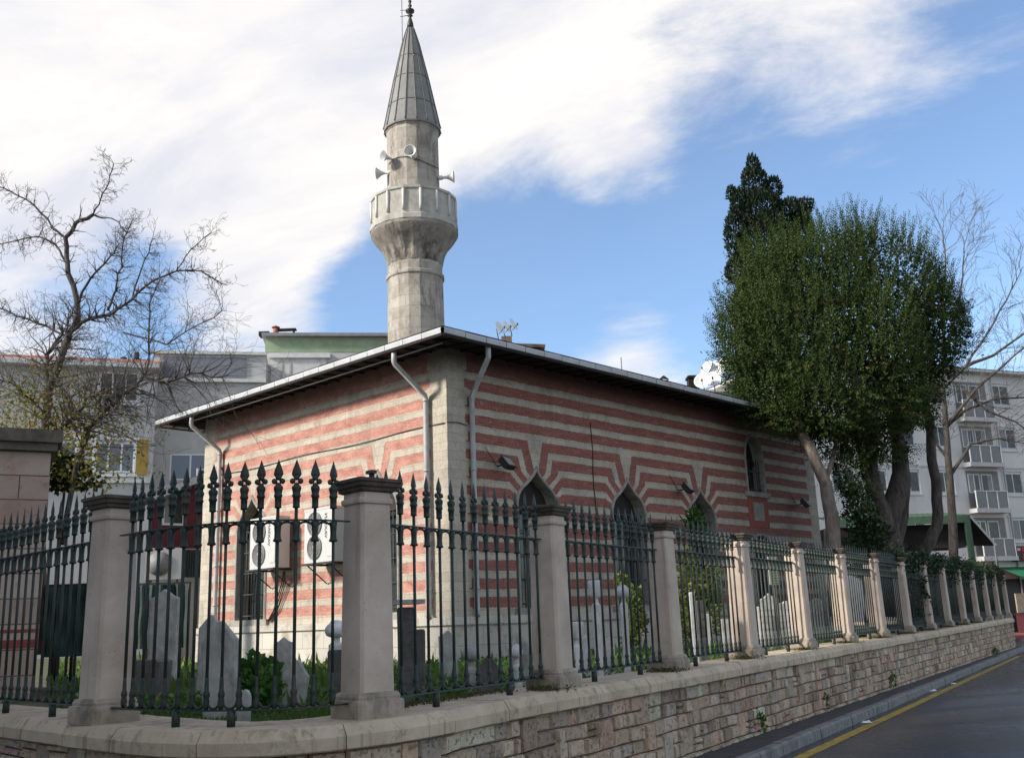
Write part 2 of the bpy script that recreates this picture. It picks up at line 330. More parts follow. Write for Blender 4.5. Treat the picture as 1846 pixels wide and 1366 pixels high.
# striped wall of brick and stone courses; chevrons are laid over each window
ZB = 6.52; PITCH_C = .3445
def striped(name, wins, length, seed=0, pale_mix=0.0):
    q = NT(name); uv = q.uv(); s = q.node('ShaderNodeSeparateXYZ'); q.t.links.new(uv, s.inputs[0]); u, z = s.outputs[0], s.outputs[1]
    wob = q.math('MULTIPLY', q.math('SUBTRACT', q.noise(q.mapping(uv, (1, 1, 1), (seed, 0, 0)), 1.3, 3, .6), .5), .05)
    wob2 = q.math('MULTIPLY', q.math('SUBTRACT', q.noise(uv, 9, 5, .7), .5), .06)
    zz = q.math('ADD', q.math('ADD', z, wob), wob2); key = None; inside = None
    for wc in wins:
        du = q.math('ABSOLUTE', q.math('SUBTRACT', u, wc))
        b = q.math('MINIMUM', q.math('MAXIMUM', q.math('ADD', q.math('MULTIPLY', q.math('SUBTRACT', 5.12, z), .85), .42), .15), .78)
        sh = q.math('MULTIPLY', q.math('MAXIMUM', q.math('SUBTRACT', b, du), 0.0), .88)
        gate = q.math('MULTIPLY', q.math('LESS_THAN', z, 5.40), q.rng(z, 4.05, 4.3))
        zz = q.math('ADD', zz, q.math('MULTIPLY', sh, gate))
        k = q.math('LESS_THAN', du, q.math('ADD', .05, q.math('MULTIPLY', q.math('MAXIMUM', q.math('SUBTRACT', z, 4.74), 0), .26)))
        k = q.math('MULTIPLY', k, q.math('MULTIPLY', q.math('LESS_THAN', z, 5.46), q.math('GREATER_THAN', z, 4.6)))
        key = k if key is None else q.math('MAXIMUM', key, k)
    ph = q.math('FRACT', q.math('DIVIDE', q.math('SUBTRACT', ZB+PITCH_C*30, zz), PITCH_C))  # 0 at the top of a light course
    light = q.math('LESS_THAN', ph, .415)
    light = q.math('MULTIPLY', light, q.math('LESS_THAN', zz, ZB+.01))
    low = q.math('LESS_THAN', z, 1.98)
    jag = q.math('MULTIPLY', q.math('GREATER_THAN', q.math('FRACT', q.math('MULTIPLY', z, 2.9/2)), .5), .07)
    edge = q.math('MAXIMUM', q.math('LESS_THAN', u, q.math('ADD', .47, jag)), q.math('GREATER_THAN', u, q.math('SUBTRACT', length-.45, jag)))
    light = q.math('MAXIMUM', light, q.math('MAXIMUM', key, q.math('MAXIMUM', low, edge)))
    bs = q.brick(q.mapping(uv, (1, 1, 1), (.13, .01, 0)), (.19, .042, .030), (.30, .078, .054), (.22, .11, .085), .24, .056, .0065)
    redc = q.mix(q.rng(q.noise(uv, 2.3, 6, .7), .35, .7), bs.outputs[0], (.31, .095, .07), 'MIX')
    redc = q.mix(.62, redc, bs.outputs[0])
    fle = q.noise(q.mapping(uv, (10, 24, 1)), 1, 4, .7); redc = q.mix(q.math('MULTIPLY', q.rng(fle, .60, .70, sm=True), .55), redc, (.56, .42, .35))
    redc = q.mix(q.math('MULTIPLY', q.rng(q.noise(q.mapping(uv, (1.2, 4, 1)), 2.2, 8, .75), .46, .66, sm=True), .65), redc, (.13, .055, .045))
    redc = q.mix(q.math('MULTIPLY', q.rng(q.noise(q.mapping(uv, (5, 14, 1), (4, 2, 0)), 1, 5, .75), .56, .66, sm=True), .45), redc, (.40, .33, .26))
    redc = q.mix(q.math('MULTIPLY', q.rng(q.noise(q.mapping(uv, (1, 2, 1)), 2.6, 6, .7), .2, .7), pale_mix), redc, (.64, .34, .26))  # mixes a paler red into the brick courses, strongest on the side wall
    st = q.brick(q.mapping(uv, (1, 1, 1), (.3, .06, 0)), (.45, .395, .31), (.56, .49, .385), (.30, .25, .20), .62, .1723, .004)
    n = q.noise(uv, 5, 8, .72, .2)
    lc = q.mix(q.rng(n, .3, .7), st.outputs[0], (.33, .31, .26), 'MIX'); lc = q.mix(.5, lc, st.outputs[0])
    lc = q.mix(q.math('MULTIPLY', q.rng(q.noise(q.mapping(uv, (16, 7, 1)), 1, 4, .7), .58, .68, sm=True), .45), lc, (.19, .17, .135))
    lc = q.mix(q.math('MULTIPLY', q.rng(q.noise(q.mapping(uv, (1, .6, 1)), 1.4, 8, .75, .5), .48, .68, sm=True), .6), lc, (.21, .185, .14))
    c = q.mix(light, redc, lc)
    mort = q.math('MULTIPLY', q.math('LESS_THAN', q.math('ABSOLUTE', q.math('SUBTRACT', ph, .415)), .018), q.math('SUBTRACT', 1, q.math('MAXIMUM', edge, q.math('MAXIMUM', low, key))))
    c = q.mix(q.math('MULTIPLY', mort, .5), c, (.2, .14, .11))
    spk = q.noise(q.mapping(uv, (1, 1.7, 1)), 19, 5, .8)
    c = q.mix(q.math('MULTIPLY', q.rng(spk, .52, .66, sm=True), .5), c, (.085, .06, .05)); c = q.mix(q.math('MULTIPLY', q.rng(spk, .46, .32, sm=True), .35), c, (.62, .53, .44))
    soot = q.noise(q.mapping(uv, (1.6, .25, 1)), 1.5, 5, .65); c = q.mix(q.math('MULTIPLY', q.rng(soot, .5, .75, sm=True), .3), c, (.09, .075, .06))
    # wall colour darkens towards the roof edge
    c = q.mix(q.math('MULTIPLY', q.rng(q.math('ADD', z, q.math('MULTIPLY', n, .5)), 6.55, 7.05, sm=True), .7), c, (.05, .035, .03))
    q.base(c); q.rough(.9)
    h = q.math('ADD', q.math('ADD', q.math('MULTIPLY', q.math('SUBTRACT', 1, q.mix(light, bs.outputs['Fac'], st.outputs['Fac'])), .8), q.math('MULTIPLY', n, .9)), q.math('MULTIPLY', q.noise(uv, 40, 5, .7), .5))
    q.bump(h, .55, .012); return q.m
LW = 8.85; LR = 14.35
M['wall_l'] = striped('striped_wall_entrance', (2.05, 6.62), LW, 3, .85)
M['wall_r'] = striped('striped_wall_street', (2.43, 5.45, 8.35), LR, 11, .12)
M['frame'] = simple('window_moulding_stone', (.34, .32, .28), .85, .35, 9, .4, 0, (.12, .11, .09), .5, 4)
q = NT('window_glass'); q.base(q.mix(q.rng(q.noise(q.pos(), 2, 3, .5), .4, .6), (.012, .014, .015), (.035, .04, .042))); q.rough(.12); M['glass'] = q.m
M['grille'] = simple('window_grille_iron', (.07, .075, .07), .6, .3, 12, .1)
M['pipe'] = simple('grey_pipe', (.42, .43, .42), .5, .2, 5, .08, 0, (.2, .19, .17), .5, 3)
M['gutter'] = simple('zinc_gutter', (.50, .505, .50), .5, .15, 4, .08, 0, (.33, .33, .32), .4, 3)
M['wood'] = simple('soffit_boards', (.014, .010, .008), .9, .5, 6, .3)
M['tymp'] = simple('window_head_plaster', (.035, .030, .030), .9, .4, 6, .3, 0, (.02, .018, .016), .6, 3)
M['lead'] = simple('lead_roof', (.22, .23, .235), .6, .25, 3, .2)
q = NT('minaret_stone'); P = q.obj(); uv = q.uv()
sp = q.node('ShaderNodeSeparateXYZ'); q.t.links.new(P, sp.inputs[0])
ang = q.math('ARCTAN2', sp.outputs[1], sp.outputs[0]); cmb = q.node('ShaderNodeCombineXYZ'); q.put(cmb.inputs[0], q.math('MULTIPLY', ang, .9)); q.put(cmb.inputs[1], sp.outputs[2])
bs = q.brick(cmb.outputs[0], (.36, .325, .27), (.44, .40, .335), (.25, .22, .18), .83, .36, .005)
c = q.mix(q.math('MULTIPLY', q.rng(q.noise(P, 1.6, 7, .72, .4), .42, .68, sm=True), .75), bs.outputs[0], (.22, .185, .145))
c = q.mix(q.math('MULTIPLY', q.rng(q.noise(q.mapping(P, (2.5, 2.5, .6)), 1, 7, .75, .6), .48, .66, sm=True), .8), c, (.13, .11, .09))
c = q.mix(q.math('MULTIPLY', q.rng(q.noise(P, 7, 5, .7), .6, .7, sm=True), .5), c, (.52, .48, .41))
q.base(c); q.rough(.9); q.bump(q.math('ADD', q.noise(P, 9, 8, .7), q.math('MULTIPLY', bs.outputs['Fac'], -.7)), .5, .03); M['minaret'] = q.m
M['corbel'] = simple('stained_corbel_stone', (.27, .24, .20), .92, .4, 4, .6, 0, (.04, .032, .026), .95, 1.3)
M['parapet'] = simple('balcony_stone', (.42, .40, .35), .9, .25, 4, .4, 0, (.22, .20, .16), .6, 1.6)
M['rib'] = simple('pale_rib_stone', (.56, .545, .50), .85, .15, 6, .2)
M['lead_cone'] = simple('lead_sheet', (.21, .205, .185), .62, .25, 3, .3, 0, (.17, .165, .14), .6, 2.2)
M['lead_seam'] = simple('lead_seam', (.12, .12, .11), .6, .3, 6, .2)
M['brass'] = simple('dull_brass', (.06, .055, .05), .5, .3, 10, .1, .6)
M['white'] = simple('white_plastic', (.74, .75, .74), .45, .08, 5, .02)
M['white_dirty'] = simple('white_metal_dirty', (.60, .60, .57), .5, .15, 4, .05, 0, (.36, .34, .30), .35, 4)
M['ac'] = simple('air_conditioner_shell', (.52, .515, .49), .5, .08, 4, .03)
M['ac_grille'] = simple('fan_grille_grey', (.22, .22, .215), .6, .25, 30, .2)
M['black'] = simple('black_metal', (.02, .02, .02), .5, .2, 10, .05)
M['lens'] = simple('flood_lamp_lens', (.30, .33, .32), .2, .1, 4, 0)
M['grave'] = simple('grave_marble_grey', (.44, .43, .40), .85, .35, 7, .5, 0, (.12, .12, .10), .6, 3)
M['grave_white'] = simple('grave_marble_white', (.70, .685, .65), .8, .2, 7, .35, 0, (.28, .27, .23), .5, 4)
M['grave_dark'] = simple('grave_stone_dark', (.115, .11, .10), .9, .4, 8, .6, 0, (.05, .05, .045), .6, 3)

# ---------------------------------------------------------------- ground, street, garden
Z_ST = .08; Z_WALK = .21; Z_COP = 1.13; Z_GARD = 1.05
b = MB(); b.quad((-600, -400, Z_ST-.05), (600, -400, Z_ST-.05), (600, 900, Z_ST-.05), (-600, 900, Z_ST-.05)); tag(b.build('ground', M['ground']), kind='structure')
P2 = Vector((-1.127, 7.629, 0)); TH = R_(31.34); FD = Vector((math.sin(TH), math.cos(TH), 0)); FN = Vector((math.cos(TH), -math.sin(TH), 0)); SP = 2.721
def zoff(x, y): return .004*max(0, (x-P2.x)*FD.x+(y-P2.y)*FD.y)
outer = [(-14.5, 18.9), (-9, 13.45), (-4.47, 9.02), (-3.93, 8.47), (-3.42, 7.97), (-2.95, 7.53), (-2.5, 7.17), (-2.08, 6.93), (-1.68, 6.88), (-1.36, 7.0), (-1.08, 7.22), (-.80, 7.53), (-.5, 7.98)]
def fpt(t, n): p = P2 + FD*t + FN*n; return (p.x, p.y)
for t in (.8, 2, 4, 8, 14, 20, 26, 32, 37.6): outer.append(fpt(t, .30 if t > 2 else .29))
cen = P2 + FD*37.9 + FN*(-.9)
for k in range(1, 7):
    a = R_(90*k/6); p = cen + FN*(1.2*math.cos(a)) + FD*(1.2*math.sin(a)); outer.append((p.x, p.y))
p = cen + FD*1.2 - FN*9; outer.append((p.x, p.y))
def resample(pts, step):
    out = [Vector((*pts[0], 0))]; acc_ = 0
    pts = [Vector((x, y, 0)) for x, y in pts]
    # chaikin once for smoothness
    sm = [pts[0]]
    for a, c_ in zip(pts[:-1], pts[1:]): sm += [a.lerp(c_, .25), a.lerp(c_, .75)]
    sm.append(pts[-1]); L = [0]
    for a, c_ in zip(sm[:-1], sm[1:]): L.append(L[-1]+(c_-a).length)
    n = int(L[-1]/step); res = []; j = 0
    for i in range(n+1):
        d = L[-1]*i/n
        while j < len(L)-2 and L[j+1] < d: j += 1
        res.append(sm[j].lerp(sm[j+1], (d-L[j])/max(1e-9, L[j+1]-L[j])))
    return res
OUT = resample(outer, .05); NO = len(OUT); ODS = .05
def onorm(i, w=6):
    a = OUT[max(0, i-w)]; c_ = OUT[min(NO-1, i+w)]; t = (c_-a).normalized(); return Vector((t.y, -t.x, 0))
ON = [onorm(i) for i in range(NO)]
ARC = [0.]
for i in range(1, NO): ARC.append(ARC[-1]+(OUT[i]-OUT[i-1]).length)
def pathpt(s_, off, z):
    s_ = min(max(s_, 0), ARC[-1]-1e-6); i = min(int(s_/(ARC[-1]/(NO-1))), NO-2)
    while ARC[i] > s_: i -= 1
    while i < NO-2 and ARC[i+1] < s_: i += 1
    f = (s_-ARC[i])/max(1e-9, ARC[i+1]-ARC[i]); p = OUT[i].lerp(OUT[i+1], f); n = ON[i].lerp(ON[i+1], f).normalized()
    q_ = p + n*off; return Vector((q_.x, q_.y, z))
# street surface
def tpar(p): return (p.x-P2.x)*FD.x+(p.y-P2.y)*FD.y
def kerb_off(s_):
    p = pathpt(s_, 0, 0); t = tpar(p)
    if p.x < -2: return .62
    return .60-.011*max(0, min(t, 36)) if t < 37 else .20+.05*min(6, max(0, t-37))
b = MB(); b.quad((-90, -40, Z_ST), (120, -40, Z_ST), (120, 62, Z_ST), (-90, 62, Z_ST)); tag(b.build('road', M['asphalt']), kind='structure')
b = MB(); st = .25; nS = int(ARC[-1]/st)
for k in range(nS):
    a, c_ = k*st, (k+1)*st
    b.quad(pathpt(a, -.12, Z_WALK), pathpt(a, kerb_off(a)-.13, Z_WALK), pathpt(c_, kerb_off(c_)-.13, Z_WALK), pathpt(c_, -.12, Z_WALK))
tag(b.build('pavement', M['walk']), kind='structure')
b = MB(); Lk = .88; nk = int(ARC[-1]/Lk)
for k in range(nk):
    a0 = k*Lk+.011; sub = 4; jz = random.uniform(-.006, .006); jo = random.uniform(-.008, .008)
    prof = [(-.135, Z_WALK-.05), (-.135, Z_WALK+.008), (-.022, Z_WALK+.008), (0, Z_WALK-.014), (.004, Z_ST-.06)]
    rows = []
    for j in range(sub+1):
        s_ = a0+(Lk-.022)*j/sub; rows.append([pathpt(s_, kerb_off(s_)+o_+jo, z_+jz) for o_, z_ in prof])
    for j in range(sub):
        for i in range(len(prof)-1): b.quad(rows[j][i], rows[j][i+1], rows[j+1][i+1], rows[j+1][i])
    b.poly(rows[0]); b.poly(rows[-1][::-1])
tag(b.build('kerb', M['kerb']), kind='structure')
b = MB(); s_y0 = 8.0
for k in range(nS):
    a, c_ = k*st, (k+1)*st
    pa = pathpt(a, 0, 0)
    if pa.y > 46 or pa.x < -4: continue
    if tpar(pa) > 33: continue
    o1, o2 = kerb_off(a)+.17, kerb_off(c_)+.17
    b.quad(pathpt(a, o1, Z_ST+.004), pathpt(a, o1+.16, Z_ST+.004), pathpt(c_, o2+.16, Z_ST+.004), pathpt(c_, o2, Z_ST+.004))
tag(b.build('yellow_line', M['yellow']), kind='structure')
# garden soil inside the wall
b = MB(); inner = [pathpt(k*.5, -.6, Z_GARD) for k in range(int(ARC[-1]/.5))]
cpt = Vector((4, 34, Z_GARD))
for a, c_ in zip(inner[:-1], inner[1:]): b.poly([a, c_, cpt])
b.poly([inner[-1], Vector((6, 60, Z_GARD)), cpt]); b.poly([Vector((6, 60, Z_GARD)), Vector((-24, 50, Z_GARD)), cpt]); b.poly([Vector((-24, 50, Z_GARD)), inner[0], cpt])
tag(b.build('garden_ground', M['soil']), kind='structure')

# ---------------------------------------------------------------- garden wall
gw = thing('garden_wall', 'low retaining wall of irregular stone blocks with moss stained coping, rounded at the corner', 'wall')
b = MB(); FACE = -.070
pal = [(0.661, 0.507, 0.366), (0.708, 0.560, 0.413), (0.590, 0.443, 0.319), (0.484, 0.395, 0.313), (0.684, 0.560, 0.431), (0.437, 0.330, 0.242), (0.779, 0.625, 0.460), (0.531, 0.448, 0.372), (0.637, 0.448, 0.319), (0.590, 0.472, 0.354)]
zt = Z_COP-.165
for i in range(0, NO-1, 3):   # mortar backing
    j = min(i+3, NO-1); pa, pb = OUT[i]+ON[i]*(FACE-.030), OUT[j]+ON[j]*(FACE-.030); za, zb = zoff(pa.x, pa.y), zoff(pb.x, pb.y)
    b.quad((pa.x, pa.y, -.1), (pb.x, pb.y, -.1), (pb.x, pb.y, zt+.02+zb), (pa.x, pa.y, zt+.02+za))
    pc, pd = OUT[i]+ON[i]*(-.6), OUT[j]+ON[j]*(-.6)
    b.quad((pd.x, pd.y, .9), (pc.x, pc.y, .9), (pc.x, pc.y, zt+.02+za), (pd.x, pd.y, zt+.02+zb))
b.build('mortar_core', M['mortar'], gw)
b = MB(); hs = [.155, .135, .15, .13, .15, .15]; z1 = zt
s_start = 4.5
def blk(s0, s1, z0, z1_, c):
    g = .0065; s0 += g*random.uniform(.4, 1.3); s1 -= g*random.uniform(.4, 1.3); z0 += g*.7; z1_ -= g*.7
    d = random.uniform(-.016, .020); cw = min(.016, (s1-s0)*.2)
    def Pn(s_, z, o_):
        p = pathpt(s_, FACE+o_, 0); zz = z+zoff(p.x, p.y)*(z-.1)/(zt-.1)+(.004*math.sin(s_*1.9+z*9)+.004*math.sin(s_*4.7+z*5) if z < zt-.03 else 0); return (p.x, p.y, zz)
    n = max(1, int((s1-s0)/.14)); j = lambda: random.uniform(-.004, .004)
    tl = [(s0+(s1-s0)*k/n) for k in range(n+1)]
    jt = [j() for _ in tl]; jb = [j() for _ in tl]; jd = [random.uniform(-.005, .005) for _ in tl]
    for k in range(n):
        a, e = tl[k], tl[k+1]; ai = a+(cw if k == 0 else 0); ei = e-(cw if k == n-1 else 0)
        b.quad(Pn(ai, z0+cw+jb[k], d+jd[k]), Pn(ei, z0+cw+jb[k+1], d+jd[k+1]), Pn(ei, z1_-cw+jt[k+1], d+jd[k+1]), Pn(ai, z1_-cw+jt[k], d+jd[k]), col=c)
        b.quad(Pn(ai, z1_-cw+jt[k], d+jd[k]), Pn(ei, z1_-cw+jt[k+1], d+jd[k+1]), Pn(e, z1_, -.030), Pn(a, z1_, -.030), col=c)
        b.quad(Pn(a, z0, -.030), Pn(e, z0, -.030), Pn(ei, z0+cw+jb[k+1], d+jd[k+1]), Pn(ai, z0+cw+jb[k], d+jd[k]), col=c)
    b.quad(Pn(s0, z0, -.030), Pn(s0+cw, z0+cw+jb[0], d+jd[0]), Pn(s0+cw, z1_-cw+jt[0], d+jd[0]), Pn(s0, z1_, -.030), col=c)
    b.quad(Pn(s1-cw, z0+cw+jb[-1], d+jd[-1]), Pn(s1, z0, -.030), Pn(s1, z1_, -.030), Pn(s1-cw, z1_-cw+jt[-1], d+jd[-1]), col=c)
tops = {}
rows_z = [zt]
for h in hs: rows_z.append(rows_z[-1]-h)
skip = {}
for r, h in enumerate(hs):
    s_ = s_start; top = rows_z[r]; bot = rows_z[r+1] if r < len(hs)-1 else .1
    holes = sorted(skip.get(r, []))
    while s_ < ARC[-1]-.2:
        hole = next((x for x in holes if x[0] <= s_+1e-6 < x[1]), None)
        if hole: s_ = hole[1]; continue
        near = 1.0+.55*max(0., min(1., (24-s_)/6))
        w = random.choice((.09, .12, .15, .18, .21, .25, .32)) * random.uniform(.85, 1.2) * (1.3 if r == 0 else 1) * near
        nx = next((x[0] for x in holes if x[0] > s_), 1e9)
        if s_+w > nx-.06: w = nx-s_
        c = list(random.choice(pal)); k = random.uniform(.78, 1.16); c = tuple(min(.7, x*k) for x in c)
        if r < len(hs)-2 and random.random() < .10 and w > .12:
            blk(s_, s_+w, rows_z[r+2], top, c); skip.setdefault(r+1, []).append((s_, s_+w))
        elif random.random() < .12 and w > .12:
            mz = top-(top-bot)*random.uniform(.4, .6); blk(s_, s_+w, mz, top, c); blk(s_, s_+w, bot, mz, tuple(x*random.uniform(.8, 1.1) for x in c))
        else: blk(s_, s_+w, bot, top, c)
        s_ += w
b.build('stonework', M['ashlar'], gw)
b = MB(); s_ = 3.0
while s_ < ARC[-1]-1:
    Ls = random.uniform(.75, 1.25); sub = max(3, int(Ls/.16)); jz = random.uniform(-.004, .004); jo = random.uniform(-.008, .008)
    prof = [(-.72, Z_COP-.12), (-.72, Z_COP), (-.065, Z_COP+.002), (-.05, Z_COP-.002), (0, Z_COP-.075), (0, Z_COP-.155), (-.012, Z_COP-.165), (-.12, Z_COP-.165)]
    rows = []
    for j in range(sub+1):
        q_ = s_+.004+(Ls-.008)*j/sub; rr = []
        for o_, z_ in prof:
            p = pathpt(q_, o_+jo, z_+jz+random.uniform(-.002, .002)); rr.append((p.x, p.y, p.z+zoff(p.x, p.y)))
        rows.append(rr)
    for j in range(sub):
        for i in range(len(prof)-1): b.quad(rows[j][i], rows[j][i+1], rows[j+1][i+1], rows[j+1][i])
    b.poly(rows[0]); b.poly(rows[-1][::-1]); s_ += Ls
b.build('coping', M['coping'], gw)

# ---------------------------------------------------------------- pillars
def pillar_meshes():
    a = MB(); a.sq([(.195, 0), (.198, .10), (.194, .125), (.176, .13), (.178, .15), (.165, .175), (.150, .18)], .018)
    sh = MB(); sh.sq([(.146, .18), (.1455, .21), (.143, .6), (.137, 1.1), (.131, 1.50), (.130, 1.515), (.146, 1.525), (.149, 1.545), (.147, 1.56), (.134, 1.568), (.133, 1.605)], .022)
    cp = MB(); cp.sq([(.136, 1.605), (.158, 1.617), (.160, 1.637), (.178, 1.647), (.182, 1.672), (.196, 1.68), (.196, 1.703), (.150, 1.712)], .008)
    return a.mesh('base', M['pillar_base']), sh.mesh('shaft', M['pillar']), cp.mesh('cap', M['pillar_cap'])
PB, PS, PC = pillar_meshes()
ordn = ['first', 'second', 'third', 'fourth', 'fifth', 'sixth', 'seventh', 'eighth', 'ninth', 'tenth', 'eleventh', 'twelfth', 'thirteenth', 'fourteenth', 'fifteenth']
GP = 'stone pillars along the cemetery fence'
def pillar(x, y, ang, label, sc_=1):
    t = thing('stone_pillar', label, 'pillar', (x, y, Z_COP+zoff(x, y)), ang, GP)
    for nm, me in (('base', PB), ('shaft', PS), ('cap', PC)): link(nm, me, t)
    return t
pillar(-3.2, 8.07, R_(-40), 'stone pillar at the left, behind which the fence runs back to the stone tomb')
pc = pillar(P2.x, P2.y, R_(-48), 'largest looking stone pillar at the rounded corner, iron stub on its cap')
mb = MB(); mb.tube([(.02, .03, 1.71), (.02, .03, 1.77)], .022, 8); mb.box(-.02, .06, 0, .05, 1.76, 1.785); mb.build('iron_stub', M['iron_dark'], pc)
for k in range(1, 15):
    p = P2+FD*SP*k
    note = {1: ', just right of the corner lamp', 4: ', sunlit and pale', 14: ', last one before the street crossing'}.get(k, '')
    pillar(p.x, p.y, R_(90)-TH-R_(90), '%s stone pillar to the right of the corner pillar, along the street%s' % (ordn[k-1], note if k == 14 else ''))

# ---------------------------------------------------------------- fence panels
def bar_mesh():
    m_ = MB(); z = 0
    m_.lathe([(.012, .12), (.012, 1.50)], 6)
    m_.lathe([(.013, .11), (.022, .14), (.024, .17), (.018, .19), (.024, .205), (.024, .225), (.016, .24), (.0145, .30), (.013, .33)], 8)      # foot collar
    m_.lathe([(.013, 1.235), (.031, 1.24), (.031, 1.252), (.024, 1.26), (.022, 1.30), (.025, 1.345), (.030, 1.38)], 8)                  # upper collar
    return m_.mesh('bar', M['iron'])
def spear_mesh():
    m_ = MB()
    m_.lathe([(.020, 1.475), (.027, 1.48), (.024, 1.49), (.025, 1.55), (.031, 1.555), (.031, 1.57), (.026, 1.575), (.030, 1.60), (.035, 1.615), (.032, 1.63), (.020, 1.64)], 8)
    # pierced quatrefoil
    for dx, dz in ((-.028, 0), (.028, 0), (0, -.030), (0, .026)):
        m_.lathe([(.006, -.012), (.021, -.007), (.021, .007), (.006, .012)], 8, M=Matrix.Translation((dx, 0, 1.668+dz)) @ Matrix.Rotation(math.pi/2, 4, 'X'))
    # spear leaf with a mid rib
    out = [(0, 1.682), (.024, 1.697), (.036, 1.718), (.029, 1.75), (.014, 1.79), (0, 1.83), (-.014, 1.79), (-.029, 1.75), (-.036, 1.718), (-.024, 1.697)]
    i = len(m_.v); n = len(out); m_.v += [(x, 0, z) for x, z in out]; m_.v += [(0, -.011, 1.725), (0, .011, 1.725)]
    for k in range(n): m_.face((i+k, i+(k+1) % n, i+n)); m_.face((i+(k+1) % n, i+k, i+n+1))
    return m_.mesh('spear', M['iron'])
BAR, SPEAR = bar_mesh(), spear_mesh()
FTOP = 1.82
def panel(pts, label, zb, feet):
    """pts: picket positions (local polyline ends included)"""
    o = pts[0]; t = thing('iron_fence_panel', label, 'fence', (o.x, o.y, zb), 0, 'spiked iron panels between the pillars')
    L = [p-o for p in pts]
    def strip(mb, z, h, w):
        for a, c_ in zip(L[:-1], L[1:]):
            d = (c_-a).normalized(); n = Vector((d.y, -d.x, 0))*w
            for (q0, q1, q2, q3) in (((a-n, z), (c_-n, z), (c_-n, z+h), (a-n, z+h)), ((c_+n, z), (a+n, z), (a+n, z+h), (c_+n, z+h)), ((a-n, z+h), (c_-n, z+h), (c_+n, z+h), (a+n, z+h)), ((c_-n, z), (a-n, z), (a+n, z), (c_+n, z))):
                mb.quad(*[(p.x, p.y, zz) for p, zz in (q0, q1, q2, q3)])
    m_ = MB(); strip(m_, 1.385, .010, .019); m_.build('top_rail', M['iron'], t)
    m_ = MB(); strip(m_, .105, .012, .019); m_.build('bottom_rail', M['iron'], t)
    for up, nm in ((1, 'arch_trim'), (0, 'scroll_trim')):
        pp = []; m_ = MB()
        for a, c_ in zip(L[1:-2], L[2:-1]):
            for k in range(9):
                th = math.pi*k/8; f = .5-.5*math.cos(th)*.9
                z = (1.315+.062*math.sin(th)**.8) if up else (.205-.085*math.sin(th)**.8)
                p = a.lerp(c_, f); pp.append((p.x, p.y, z))
        m_.tube(pp, .009 if up else .010, 5)
        m_.build(nm, M['iron'], t)
    for i, p in enumerate(L[1:-1]):
        a, c_ = L[i], L[i+2]; d = c_-a; rz = math.atan2(d.y, d.x)
        pk = link('bar', BAR, t, (p.x, p.y, 0), rz)
        link('spear', SPEAR, pk, (0, 0, 0), random.uniform(-.12, .12))
    for f in feet:
        k = f*(len(L)-1); i = min(int(k), len(L)-2); p = L[i].lerp(L[i+1], k-i)
        m_ = MB(); m_.lathe([(.030, 0), (.030, .10), (.022, .106)], 10, (p.x, p.y)); m_.build('foot', M['iron'], t)
    return t
# right of the corner
desc = {0: 'first spiked iron panel right of the corner pillar, in front of the leaning turbaned gravestones', 1: 'second iron panel right of the corner pillar, tall turbaned gravestones behind it',
        2: 'third iron panel right of the corner pillar, with yellow green shrub behind its bars', 3: 'fourth iron panel right of the corner pillar, green lettered board behind it'}
for k in range(14):
    a = P2+FD*(SP*k); pts = [a+FD*.145]+[a+FD*(.23+.174*i) for i in range(14)]+[a+FD*(SP-.145)]
    mid = a+FD*SP*.5; lab = desc.get(k, '%s iron panel along the street counted from the corner pillar' % ordn[k])
    panel(pts, lab, Z_COP+zoff(mid.x, mid.y), (.30, .72))
# curved corner panel
cv = [(-3.08, 7.92), (-2.95, 7.79), (-2.86, 7.71), (-2.76, 7.63), (-2.66, 7.56), (-2.55, 7.49), (-2.43, 7.42), (-2.31, 7.355), (-2.195, 7.305), (-2.08, 7.265), (-1.95, 7.235), (-1.825, 7.215), (-1.70, 7.21), (-1.575, 7.235), (-1.45, 7.285), (-1.335, 7.375), (-1.24, 7.48)]
pcv = panel([Vector((x, y, 0)) for x, y in cv], 'curved spiked iron panel between the left pillar and the corner pillar', Z_COP, (.37, .60))
dL = Vector((-.714, .70, 0)); a = Vector((-3.2, 8.07, 0))
panel([a+dL*.15]+[a+dL*(.27+.168*i) for i in range(15)]+[a+dL*2.78], 'iron panel at the far left, receding from the left pillar past the stone tomb', Z_COP, (.33, .72))
a2 = a+dL*2.93; pillar(a2.x, a2.y, R_(-45), 'stone pillar beyond the left edge of the photograph')
# broken leaf on one spear
m_ = MB(); m_.poly([(-.028, 0, 1.735), (-.06, .004, 1.80), (-.03, 0, 1.785)]); m_.poly([(-.028, .006, 1.735), (-.03, .006, 1.785), (-.06, .01, 1.80)]); m_.build('bent_tip', M['iron'], pcv, Tr(cv[9][0]-cv[0][0], cv[9][1]-cv[0][1], 0))

